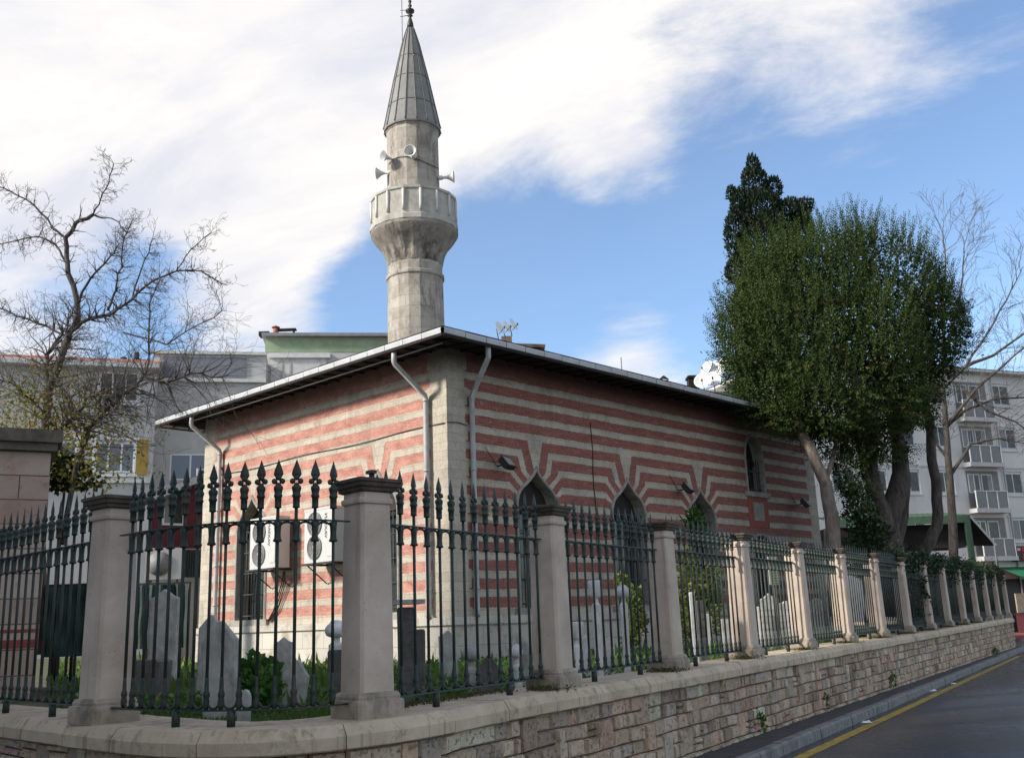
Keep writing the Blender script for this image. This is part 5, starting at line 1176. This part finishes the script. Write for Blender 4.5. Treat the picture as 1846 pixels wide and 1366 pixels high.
def limb(mb, pts, Y, r0, r1, yv=None):
    P_ = [at(x, y, Y+(yv[i] if yv else 0)) for i, (x, y) in enumerate(pts)]
    # densify
    out = []; 
    for i in range(len(P_)-1):
        for k in range(3): out.append(P_[i].lerp(P_[i+1], k/3)+Vector((random.gauss(0, 1), random.gauss(0, 1), random.gauss(0, 1)))*.012)
    out.append(P_[-1]); n = len(out); mb.tube(out, [r0+(r1-r0)*i/(n-1) for i in range(n)], 8); return out
# left bare tree
YT = 15.6; tr = thing('bare_tree', 'bare spreading tree with a few yellow leaves behind the stone tomb', 'tree', (at(75, 1100, YT).x, YT, Z_GARD))
tk = MB(); tw = MB(); tips = []
L_main = [((72, 1180), (74, 1000), (72, 880), (80, 780), (91, 700), (109, 645), (128, 598), (143, 570), (138, 534), (120, 475), (119, 430), (136, 402), (168, 387)),
          ((91, 700), (80, 668), (86, 640), (109, 602), (68, 582), (30, 568), (-10, 552)), ((128, 598), (159, 575), (200, 566), (236, 539), (272, 507), (318, 487), (363, 489), (400, 512)),
          ((109, 640), (118, 610), (124, 575), (132, 555)), ((195, 561), (207, 520), (218, 480), (222, 430), (240, 395)), ((143, 540), (163, 502), (200, 462), (214, 440)), ((119, 430), (95, 410), (60, 370), (20, 345), (-20, 330)),
          ((120, 475), (100, 440), (70, 425), (30, 432), (-10, 440)), ((72, 880), (103, 777), (133, 754), (156, 720), (190, 706), (225, 698)), ((110, 980), (141, 823), (162, 777), (183, 747), (209, 726), (260, 682), (300, 690), (345, 672), (400, 680)),
          ((259, 680), (268, 640), (268, 575), (272, 534), (290, 500)), ((103, 777), (60, 720), (20, 690), (-20, 680)), ((133, 754), (120, 720), (104, 690)), ((236, 539), (262, 470), (275, 430)), ((168, 387), (180, 360), (195, 330), (205, 295)), ((168, 387), (215, 400), (228, 420)),
          ((318, 487), (345, 450), (380, 420)), ((222, 600), (300, 620), (350, 590), (400, 560))]
radm = [.078, .038, .032, .028, .022, .025, .02, .02, .045, .045, .018, .025, .022, .015, .014, .011, .010, .014]
for i, pts in enumerate(L_main):
    yv = [.5*math.sin(i*2.1)*k/len(pts)*(1 if i else .2) for k in range(len(pts))]
    path = limb(tk, pts, YT, radm[i], max(.008, radm[i]*.22 if i else .03), yv)
    for k in range(3 if i else 12, len(path), 1):
        rr = radm[i]*(1-.7*k/len(path))
        for _ in range(7 if i != 0 else 3):
            d = (path[k]-path[k-1]).normalized(); ax_ = d.cross(Vector((random.gauss(0, 1), random.gauss(0, 1), random.gauss(0, 1)))).normalized()
            dd = (d*.5+ax_*.9+Vector((.05, 0, -.05))).normalized(); branchset(tw, tw, path[k], dd, random.uniform(.4, 1.2)*max(.22, min(.95, .95-(path[k].z-5.2)*.38)), min(.014, rr*.5), 2, .7, .0, .0024, tips)
tk.build('trunk', M['bark'], tr); tw.build('twigs', M['twig'], tr)
Pl = []
for _ in range(2600):
    x = random.gauss(60, 70); y = random.gauss(745, 50)
    if random.random() < .45: x, y = random.gauss(140, 55), random.gauss(800, 55)
    if y < 660 or y > 890 or x > 290: continue
    c_ = at(x, y, YT+random.uniform(-.9, .9)); Pl.append(c_)
cl_ = [random.choice(Pl) for _ in range(800)]; P_ = np.array([c_+Vector((random.gauss(0, .09), random.gauss(0, .12), random.gauss(0, .09))) for c_ in cl_ for _ in range(5)])
o = bpy.data.objects.new('leaves', leafmesh('leaves', P_, rng.normal(size=(len(P_), 3))+np.array([0, 0, -.6]), rng.uniform(.035, .065, len(P_)), M['autumn'], .8)); col.objects.link(o); o.parent = tr; o.matrix_parent_inverse = Matrix.Translation(-Vector(tr.location))
for ch in tr.children:
    ch.matrix_parent_inverse = Matrix.Translation(-Vector(tr.location))
# dark climber by the tomb
def blobleaves(centers, n, size, updir=.3, shell=.55):
    """centers: list of (Vector, (rx, ry, rz)); returns points and directions"""
    vol = np.array([r[0]*r[1]*r[2] for _, r in centers])**(2/3); vol = vol/vol.sum(); idx = rng.choice(len(centers), n, p=vol)
    C_ = np.array([centers[i][0] for i in idx]); Rr = np.array([centers[i][1] for i in idx]); d = rng.normal(size=(n, 3)); d /= np.linalg.norm(d, axis=1, keepdims=True); r = shell+(1-shell)*rng.uniform(0, 1, (n, 1))**.7
    return C_+d*Rr*r, d
def foliage_obj(name, P_, D_, size, mat, parent, asp=.5, tint=None):
    o = bpy.data.objects.new(name, leafmesh(name, P_, D_, size, mat, asp, tint)); col.objects.link(o); o.parent = parent; o.matrix_parent_inverse = Matrix.Translation(-Vector(parent.location)); return o
cb = thing('dark_climber', 'dark leafy climber hanging beside the stone tomb', 'plant', (at(110, 900, 16).x, 16, Z_GARD)); cc = [(at(120, 845, 16), (.35, .3, .22)), (at(105, 870, 16), (.22, .2, .15)), (at(150, 868, 16), (.28, .2, .10)), (at(98, 830, 16), (.16, .2, .3))]
P_, D_ = blobleaves(cc, 900, .1, shell=.2); foliage_obj('leaves', P_, D_+np.array([0, 0, -.5]), rng.uniform(.06, .11, len(P_)), M['ivy'], cb, .9)
b = MB(); b.tube([Vector((at(102, 1100, 16).x, 16, Z_GARD))-Vector(cb.location), at(108, 960, 16)-Vector(cb.location), at(120, 850, 16)-Vector(cb.location)], [.04, .03, .015], 6); b.build('stem', M['bark'], cb)

# big evergreen tree
YB = 26.5; loc = at(1600, 1100, YB); loc.z = Z_GARD
bt = thing('evergreen_tree', 'huge dense round crowned evergreen with several dark trunks behind the street fence', 'tree', loc)
tk = MB()
S = YB/FPX*1.06
limb(tk, [(1612, 1110), (1606, 1010), (1598, 950), (1612, 900), (1625, 855), (1618, 790), (1600, 700), (1580, 620)], YB, .40, .12)
limb(tk, [(1598, 960), (1582, 900), (1568, 850), (1570, 790), (1545, 700), (1520, 620)], YB-.3, .28, .10)
limb(tk, [(1606, 1000), (1625, 930), (1632, 860), (1618, 800), (1630, 700)], YB+.4, .22, .10)
limb(tk, [(1640, 1060), (1668, 990), (1690, 945), (1690, 880), (1680, 830), (1674, 760), (1660, 690)], YB+.6, .17, .12)
limb(tk, [(1580, 900), (1560, 860), (1548, 800), (1530, 740)], YB-.5, .12, .07)
o = tk.build('trunk', M['bark'], bt); o.matrix_parent_inverse = Matrix.Translation(-loc); tk2 = MB()
limb(tk2, [(1510, 1110), (1504, 1000), (1500, 935), (1487, 870), (1463, 812), (1441, 772), (1430, 735), (1440, 690)], YB-1.6, .215, .08, [0, 0, 0, 0, 0, .1, .5, 1.4])
limb(tk2, [(1487, 870), (1500, 830), (1512, 770)], YB-1.6, .07, .04, [0, .2, .8])
o = tk2.build('trunk', M['bark_pale'], bt); o.matrix_parent_inverse = Matrix.Translation(-loc)
def sphere(px, py, rpx, Y, dy=0, sq=(1, 1)): k = Y/FPX*1.04; return (np.array(at(px, py, Y+dy)), (rpx*k*sq[0], rpx*k*.95, rpx*k*sq[1]))
crown = [sphere(1450, 568, 132, YB, -.3), sphere(1572, 550, 132, YB, .2), sphere(1625, 600, 112, YB, .2), sphere(1425, 645, 112, YB, -1.0), sphere(1530, 665, 135, YB, -1.0), sphere(1635, 670, 78, YB, .3), sphere(1480, 735, 66, YB, -1.7, (1.2, .75)), sphere(1412, 525, 72, YB, -.2),
         sphere(1690, 590, 56, YB, .5), sphere(1590, 735, 55, YB, -.2, (1.2, .7)), sphere(1520, 488, 76, YB, 0), sphere(1398, 712, 56, YB, -1.4), sphere(1350, 610, 62, YB, -.4), sphere(1440, 755, 40, YB, -1.7, (1.3, .6)), sphere(1345, 680, 40, YB, -.8), sphere(1590, 785, 46, YB, -.6), sphere(1555, 800, 42, YB, -1.2), sphere(1500, 790, 34, YB, -1.2), sphere(1530, 850, 30, YB, -1.2), sphere(1545, 905, 26, YB, -1.0), sphere(1650, 735, 40, YB, .1)]
def inside_any(P_, skip=1.0):
    m_ = np.zeros(len(P_), bool)
    for c_, r in crown: m_ |= (((P_-c_)/np.array(r))**2).sum(1) < skip
    return m_
ns = 7600; vol = np.array([r[0]*r[1] for _, r in crown]); vol /= vol.sum(); idx = rng.choice(len(crown), ns, p=vol)
C_ = np.array([crown[i][0] for i in idx]); Rr = np.array([crown[i][1] for i in idx]); d = rng.normal(size=(ns, 3)); d /= np.linalg.norm(d, axis=1, keepdims=True)
S0 = C_+d*Rr*rng.uniform(.80, 1.0, (ns, 1)); gap = np.sin(S0[:, 0]*3.1+1.3)*np.sin(S0[:, 2]*2.7+.4)*np.cos(S0[:, 1]*2.3)+rng.normal(size=len(S0))*.18; keep = ~inside_any(S0, .62) & (gap < .60); S0 = S0[keep]; d = d[keep]
Ps, Ds, Zs = [], [], []
for s0, dn in zip(S0, d):
    up = np.array([dn[0]*.42, dn[1]*.42, .85+.25*max(0, dn[2])]) if dn[2] > -.35 else np.array([dn[0], dn[1], -.15]); up = up+rng.normal(size=3)*.16; up /= np.linalg.norm(up)
    Ls = rng.uniform(.30, .85)*(1.45 if dn[2] > .45 else .85); nl = int(Ls/.019); tt = np.linspace(0, Ls, nl)
    a_ = rng.uniform(0, 6.28)+np.arange(nl)*2.4; e1 = np.cross(up, [1, 0, 0.2]); e1 /= np.linalg.norm(e1); e2 = np.cross(up, e1)
    rad = np.outer(np.cos(a_), e1)+np.outer(np.sin(a_), e2); Ps.append(s0+np.outer(tt, up)+rad*.012); Ds.append(rad*.8+up*.75+rng.normal(size=(nl, 3))*.2); Zs.append(np.linspace(.072, .042, nl)*rng.uniform(.85, 1.2, nl))
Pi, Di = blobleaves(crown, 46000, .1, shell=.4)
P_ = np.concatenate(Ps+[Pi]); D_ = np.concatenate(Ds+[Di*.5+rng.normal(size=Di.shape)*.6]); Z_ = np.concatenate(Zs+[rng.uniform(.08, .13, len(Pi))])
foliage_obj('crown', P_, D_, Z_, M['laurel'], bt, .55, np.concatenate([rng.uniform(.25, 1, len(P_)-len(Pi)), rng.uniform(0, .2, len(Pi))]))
# wild side sprigs at the left edge of the crown
b = MB(); Ps, Ds, Zs = [], [], []
for (x, y) in [(1322, 535), (1318, 560), (1312, 598), (1320, 622), (1308, 648), (1325, 500), (1330, 660), (1725, 560), (1738, 590), (1745, 545), (1720, 620), (1715, 505), (1730, 640), (1300, 575), (1690, 480)]:
    lf = x < 1500; p0 = at(x+(25 if lf else -25), y+10, YB-.2); p1 = at(x-(random.uniform(8, 34) if lf else -random.uniform(4, 28)), y-random.uniform(-8, 26), YB-.3); b = MB(); b.tube([p0, p0.lerp(p1, .5)+Vector((0, 0, -.04)), p1], [.014, .009, .004], 4); o = b.build('side_twig', M['twig'], bt); o.matrix_parent_inverse = Matrix.Translation(-loc)
    for k in range(60): f_ = random.random(); q_ = p0.lerp(p1, f_); Ps.append(np.array(q_)+rng.normal(size=3)*.09); Ds.append(rng.normal(size=3)+np.array(p1-p0)*1.2); Zs.append(random.uniform(.06, .10))
foliage_obj('side_leaves', np.array(Ps), np.array(Ds), np.array(Zs), M['laurel'], bt, .55)

# cypress
YC = 38.0; lc = at(1385, 1100, YC); lc.z = Z_GARD; cy = thing('cypress', 'dark narrow cypress rising behind the round evergreen', 'tree', lc)
def cs(px, py, rx, rz): k = YC/FPX*1.08; return (np.array(at(px, py, YC)), (rx*k, rx*k, rz*k))
cyc = [cs(1357, 300, 11, 22), cs(1360, 335, 24, 38), cs(1372, 385, 40, 45), cs(1335, 372, 18, 34), cs(1330, 430, 22, 60), cs(1425, 390, 34, 32), cs(1440, 420, 26, 45), cs(1385, 450, 58, 70), cs(1330, 490, 22, 26), cs(1385, 560, 60, 90), cs(1388, 720, 62, 140), cs(1452, 372, 14, 14), cs(1318, 350, 9, 14), cs(1395, 340, 14, 22)]
P_, D_ = blobleaves(cyc, 42000, .1, shell=.55)
foliage_obj('crown', P_, D_*.55+np.array([0, 0, .8])+rng.normal(size=D_.shape)*.35, rng.uniform(.10, .20, len(P_)), M['cypress'], cy, .42)
tk = MB(); limb(tk, [(1388, 1100), (1386, 900), (1380, 600), (1362, 360)], YC, .28, .04); o = tk.build('trunk', M['bark'], cy); o.matrix_parent_inverse = Matrix.Translation(-lc)

# bare tree at the right edge
YR = 37.5; lr = at(1722, 1100, YR); lr.z = Z_GARD; rt = thing('bare_tree', 'leafless tree with upswept thin branches in front of the apartment block', 'tree', lr)
tk = MB(); tw = MB()
for i, pts in enumerate([((1722, 1090), (1718, 960), (1712, 860), (1705, 770), (1700, 700), (1702, 620)), ((1705, 770), (1740, 740), (1790, 720), (1850, 715), (1900, 700)), ((1700, 700), (1740, 660), (1780, 600), (1815, 540), (1840, 490)), ((1702, 650), (1720, 580), (1735, 500), (1738, 440)), ((1702, 620), (1700, 540), (1705, 470), (1700, 420)),
                         ((1740, 660), (1790, 640), (1850, 600), (1900, 560)), ((1712, 860), (1750, 800), (1800, 790), (1850, 800)), ((1705, 770), (1760, 700), (1830, 640), (1880, 600)), ((1712, 830), (1680, 790), (1660, 760)), ((1735, 700), (1780, 740), (1830, 760), (1870, 790))]):
    path = limb(tk, pts, YR, .20 if i == 0 else .07, .05 if i == 0 else .015, [.6*math.sin(i*1.7)*k/len(pts) for k in range(len(pts))])
    for k in range(3 if i else 8, len(path)):
        for _ in range(2):
            d = (path[k]-path[k-1]).normalized(); ax_ = d.cross(Vector((random.gauss(0, 1), random.gauss(0, 1), random.gauss(0, 1)))).normalized(); dd = (d*.9+ax_*.6+Vector((.1, 0, .35))).normalized(); branchset(tw, tw, path[k], dd, random.uniform(.7, 1.7), .016, 2, .45, .2, .006)
for nm, mb in (('trunk', tk), ('twigs', tw)): o = mb.build(nm, M['bark'] if nm == 'trunk' else M['twig'], rt); o.matrix_parent_inverse = Matrix.Translation(-lr)

# yellow green shrub, plant in the third window, leafy weed, ivy
def shrub(name, label, cat, base, centers, n, size, mat, asp=.6, stems=6):
    t = thing(name, label, cat, base); P_, D_ = blobleaves(centers, n, size, shell=.15); foliage_obj('leaves', P_, D_*.5+rng.normal(size=D_.shape)*.6+np.array([0, 0, .3]), rng.uniform(size*.7, size*1.3, n), M[mat], t, asp)
    b = MB(); b0 = Vector(base)
    for k in range(stems): c_ = Vector(random.choice(centers)[0]); q_ = c_+Vector((random.uniform(-.1, .1), random.uniform(-.1, .1), 0)); m1 = b0.lerp(q_, .5)+Vector((random.uniform(-.1, .1), 0, 0)); b.tube([Vector((0, 0, 0)), m1-b0, q_-b0], [.018, .012, .006], 5)
    b.build('stems', M['bark'], t); return t
def sc1(px, py, rpx, Y, dy=0, q_=(1, 1)): k = Y/FPX; return (at(px, py, Y+dy), (rpx*k*q_[0], rpx*k, rpx*k*q_[1]))
shrub('shrub', 'loose yellow green shrub against the street wall behind the third panel', 'shrub', (at(1255, 1150, 19).x, 19, Z_GARD), [sc1(1250, 1050, 34, 19), sc1(1275, 1080, 30, 19, .3), sc1(1230, 1100, 26, 19), sc1(1285, 1040, 22, 19), sc1(1240, 1010, 20, 19), sc1(1265, 1120, 34, 18.5), sc1(1225, 1140, 22, 18.5)], 2300, .085, 'shrub')
shrub('shrub', 'thin yellow green shrub at the right end of the second panel', 'shrub', (at(1145, 1180, 14.5).x, 14.5, Z_GARD), [sc1(1142, 1080, 16, 14.5, 0, (1, 1.6)), sc1(1150, 1120, 14, 14.5, 0, (1, 1.6)), sc1(1120, 1045, 10, 15), sc1(1138, 1150, 16, 14.3)], 900, .07, 'shrub')
shrub('window_plant', 'bright green palm like plant growing in the third ogee window', 'plant', (at(1250, 960, 22.6).x, at(1250, 960, 22.6).y, at(1250, 985, 22.6).z), [sc1(1248, 938, 13, 22.6, 0, (1.3, .7)), sc1(1240, 955, 8, 22.6), sc1(1258, 952, 8, 22.6), sc1(1250, 925, 9, 22.6)], 190, .17, 'weed', .28, 3)
shrub('leafy_weed', 'bright broad leaved weed between the gravestones left of the corner pillar', 'plant', (at(462, 1260, 9.6).x, 9.6, Z_GARD), [sc1(455, 1205, 26, 9.6), sc1(480, 1215, 24, 9.8), sc1(462, 1240, 32, 9.4), sc1(485, 1250, 26, 9.3), sc1(448, 1225, 18, 9.6)], 520, .085, 'weed', .85)
# ivy hanging along the far fence
iv = tag(None or bpy.data.objects.new('fence_ivy', None), 'dark ivy draped along the top of the far fence panels', 'ivy'); 
bpy.data.objects.remove(iv)
Ps = []
for k in range(17000):
    t_ = SP*random.uniform(6.9, 14.0); z = Z_COP+random.gauss(1.68, .13)+.08*math.sin(t_*2.1); n_ = random.gauss(-.05, .11)
    if t_ > SP*9 and random.random() < .25: z -= random.random()*.35
    p = P2+FD*t_+FN*n_; Ps.append((p.x, p.y, z+zoff(p.x, p.y)))
for k in range(4200):   # full height at the eighth panel and its neighbour
    t_ = SP*random.choice((random.uniform(7.05, 8.0), random.uniform(7.15, 7.9), random.uniform(7.9, 8.15))); z = Z_COP+random.uniform(.1, 1.75); p = P2+FD*t_+FN*random.gauss(-.14, .07); Ps.append((p.x, p.y, z+zoff(p.x, p.y)))
for k in range(260):
    f_ = random.random(); t_ = SP*8+.25*math.sin(f_*7); z = Z_COP+.45+1.0*f_; p = P2+FD*(t_-.18)+FN*(.1+random.gauss(0, .03)); Ps.append((p.x, p.y, z+random.gauss(0, .04)))
Ps = np.array(Ps); me = leafmesh('ivy', Ps, rng.normal(size=Ps.shape)+np.array([0, 0, -.4]), rng.uniform(.045, .085, len(Ps)), M['ivy'], .8)
o = bpy.data.objects.new('ivy', me); col.objects.link(o); tag(o, 'dark ivy draped over the spikes of the far fence panels', 'ivy', kind='stuff')
# bushes behind the fence near the tree
shrub('bush', 'dark bush at the foot of the big evergreen, left of its trunks', 'shrub', (at(1555, 1090, 25).x, 25, Z_GARD), [sc1(1555, 930, 32, 25, 0, (1, 1.3)), sc1(1545, 1000, 38, 25), sc1(1575, 960, 30, 25), sc1(1535, 880, 22, 25), sc1(1580, 1020, 40, 25), sc1(1600, 1040, 35, 25.5)], 4200, .10, 'ivy')

# grass and clover
def inside(x, y):
    d = (x-P2.x)*FN.x+(y-P2.y)*FN.y
    dl = (x+3.2)*.70+(y-8.07)*.714
    return (d < -.48) & (dl > .45) & (y > 7.55+.5*np.maximum(0, -(x+1.9)))
n = 190000; Yr = 7.4+24*rng.uniform(0, 1, n)**1.7; X = rng.uniform(-.45, .52, n)*Yr
mask = inside(X, Yr); X, Yr = X[mask], Yr[mask]
rx, ry = X-C0.x, Yr-C0.y; sR = rx*DR.x+ry*DR.y; sL = rx*DL.x+ry*DL.y; mask = ~((sR > 0) & (sL > 0) & (sR < LR) & (sL < LW)); X, Yr = X[mask], Yr[mask]
tall = rng.uniform(0, 1, len(X)); clump = np.sin(X*2.3+1)*np.cos(Yr*1.9)*.5+.5
hgt = .03+.07*tall*clump+.06*(Yr > 14)*tall+.14*(tall > .985)*clump
P_ = np.stack([X, Yr, np.full(len(X), Z_GARD-.01)], 1); D_ = rng.normal(size=P_.shape)*.35+np.array([0, 0, 1.0])
me = leafmesh('grass', P_, D_, hgt*1.3, M['grass'], .16); o = bpy.data.objects.new('grass', me); col.objects.link(o); tag(o, 'green grass growing between the gravestones', 'grass', kind='stuff')
n = 26000; Yr = 7.6+14*rng.uniform(0, 1, n)**1.3; X = rng.uniform(-.45, .5, n)*Yr; mask = inside(X, Yr) & ((np.sin(X*1.7+Yr*.9)+np.cos(X*.8-Yr*1.6)) > .1); X, Yr = X[mask], Yr[mask]
rx, ry = X-C0.x, Yr-C0.y; mask = ~((rx*DR.x+ry*DR.y > 0) & (rx*DL.x+ry*DL.y > 0)); X, Yr = X[mask], Yr[mask]
P_ = np.stack([X, Yr, Z_GARD+rng.uniform(.02, .16, len(X))], 1); me = leafmesh('ground_leaves', P_, rng.normal(size=P_.shape)*[1, 1, .35], rng.uniform(.03, .07, len(P_)), M['weed'], .9); o = bpy.data.objects.new('ground_cover', me); col.objects.link(o); tag(o, 'low broad leaved weeds spread through the cemetery grass', 'ground cover', kind='stuff')
# moss tufts on the coping beside the pillar bases
Ps = []
for k in range(1, 12):
    p0 = P2+FD*(SP*k-.24)+FN*.06
    for _ in range(420): p = p0+FD*random.gauss(0, .09)+FN*random.gauss(0, .10); Ps.append((p.x, p.y, Z_COP+zoff(p.x, p.y)+max(0, random.gauss(.012, .012))))
for (x0, x1, y0, y1) in ((-.9, .0, 7.9, 9.0),):
    for _ in range(900): t_ = random.uniform(.3, 2.4); p = P2+FD*t_+FN*random.gauss(-.32, .06); Ps.append((p.x, p.y, Z_COP+zoff(p.x, p.y)+.003))
Ps = np.array(Ps); me = leafmesh('moss', Ps, rng.normal(size=Ps.shape)*.6+np.array([0, 0, .6]), rng.uniform(.015, .035, len(Ps)), leafmat('moss_leaf', (.05, .055, .02), (.13, .13, .05), None, 0, .8, .1, .1), .6)
o = bpy.data.objects.new('moss', me); col.objects.link(o); tag(o, 'brownish moss beside the pillar bases on the coping', 'moss', kind='stuff')
# litter on the yellow line
for (x, y, s_, lab) in ((1563, 1303, .11, 'crumpled white paper on the yellow line, nearest to the camera'), (1682, 1246, .09, 'small white scrap in the gutter beyond the crumpled paper'), (1720, 1233, .08, 'thin pale scrap farthest along the yellow line')):
    p = onz(x, y, Z_ST); b = MB(); base = len(b.v); rn = random.Random(int(x)); N_ = 6
    for i in range(N_):
        for j in range(N_): b.v.append((s_*(i/(N_-1)-.5)*1.8+rn.uniform(-.01, .01), s_*(j/(N_-1)-.5)+rn.uniform(-.01, .01), .008+rn.uniform(0, .035)*(1 if 0 < i < N_-1 and 0 < j < N_-1 else .1)))
    for i in range(N_-1):
        for j in range(N_-1): b.face((i*N_+j, (i+1)*N_+j, (i+1)*N_+j+1, i*N_+j+1))
    o = b.build('litter', M['white']); o.location = (p.x, p.y, Z_ST+.004); o.rotation_euler = (0, 0, R_(30)); tag(o, lab, 'litter', 'litter in the gutter')
b = MB()
for pts in ([(1712, 1222), (1744, 1206), (1760, 1203), (1752, 1212), (1722, 1227)], [(1752, 1199), (1800, 1184), (1846, 1166), (1850, 1172), (1806, 1192), (1770, 1205)]): b.poly([onz(x, y, Z_ST+.010) for x, y in pts])
tag(b.build('gutter', M['kerb']), kind='structure')
# small weeds at the foot of the wall
for (x, y, lab) in ((1487, 1278, 'small weed at the foot of the wall below the fifth panel'), (1610, 1238, 'low weed at the wall foot in the middle of the street side'), (1370, 1318, 'sparse weed at the wall foot nearest to the camera'), (1795, 1180, 'weed clump at the wall foot near the far corner')):
    p = onz(x, y+4, Z_WALK); t = thing('wall_weed', lab, 'plant', (p.x, p.y, Z_WALK)); cc = [(Vector((p.x, p.y, Z_WALK+.16)), (.08, .08, .17))]
    P_, D_ = blobleaves(cc, 160, .05, shell=.1); foliage_obj('leaves', P_, D_+np.array([0, 0, .5]), rng.uniform(.03, .06, 160), M['weed'], t, .7)
# unseen house added left of and behind the camera to shade the near fence
t = thing('shade_house', 'unseen plain rendered house, added across the side street to shade the near fence', 'building', (-14.5, -4, Z_ST-.03), 0)
b = MB(); b.box(-6, 6, -9, 11.7, 0, 10.4); b.build('wall', M['plaster'], t)
b = MB(); b.box(-6.3, 6.3, -9.3, 12.0, 10.4, 10.6); b.build('roof', M['tiles'], t)
for y in (-6, -2, 2, 6):
    for z in (1.2, 4.2): win_b = MB(); win_b.box(5.99, 6.05, y-.7, y+.7, z, z+1.5); win_b.build('window', M['glass'], t)
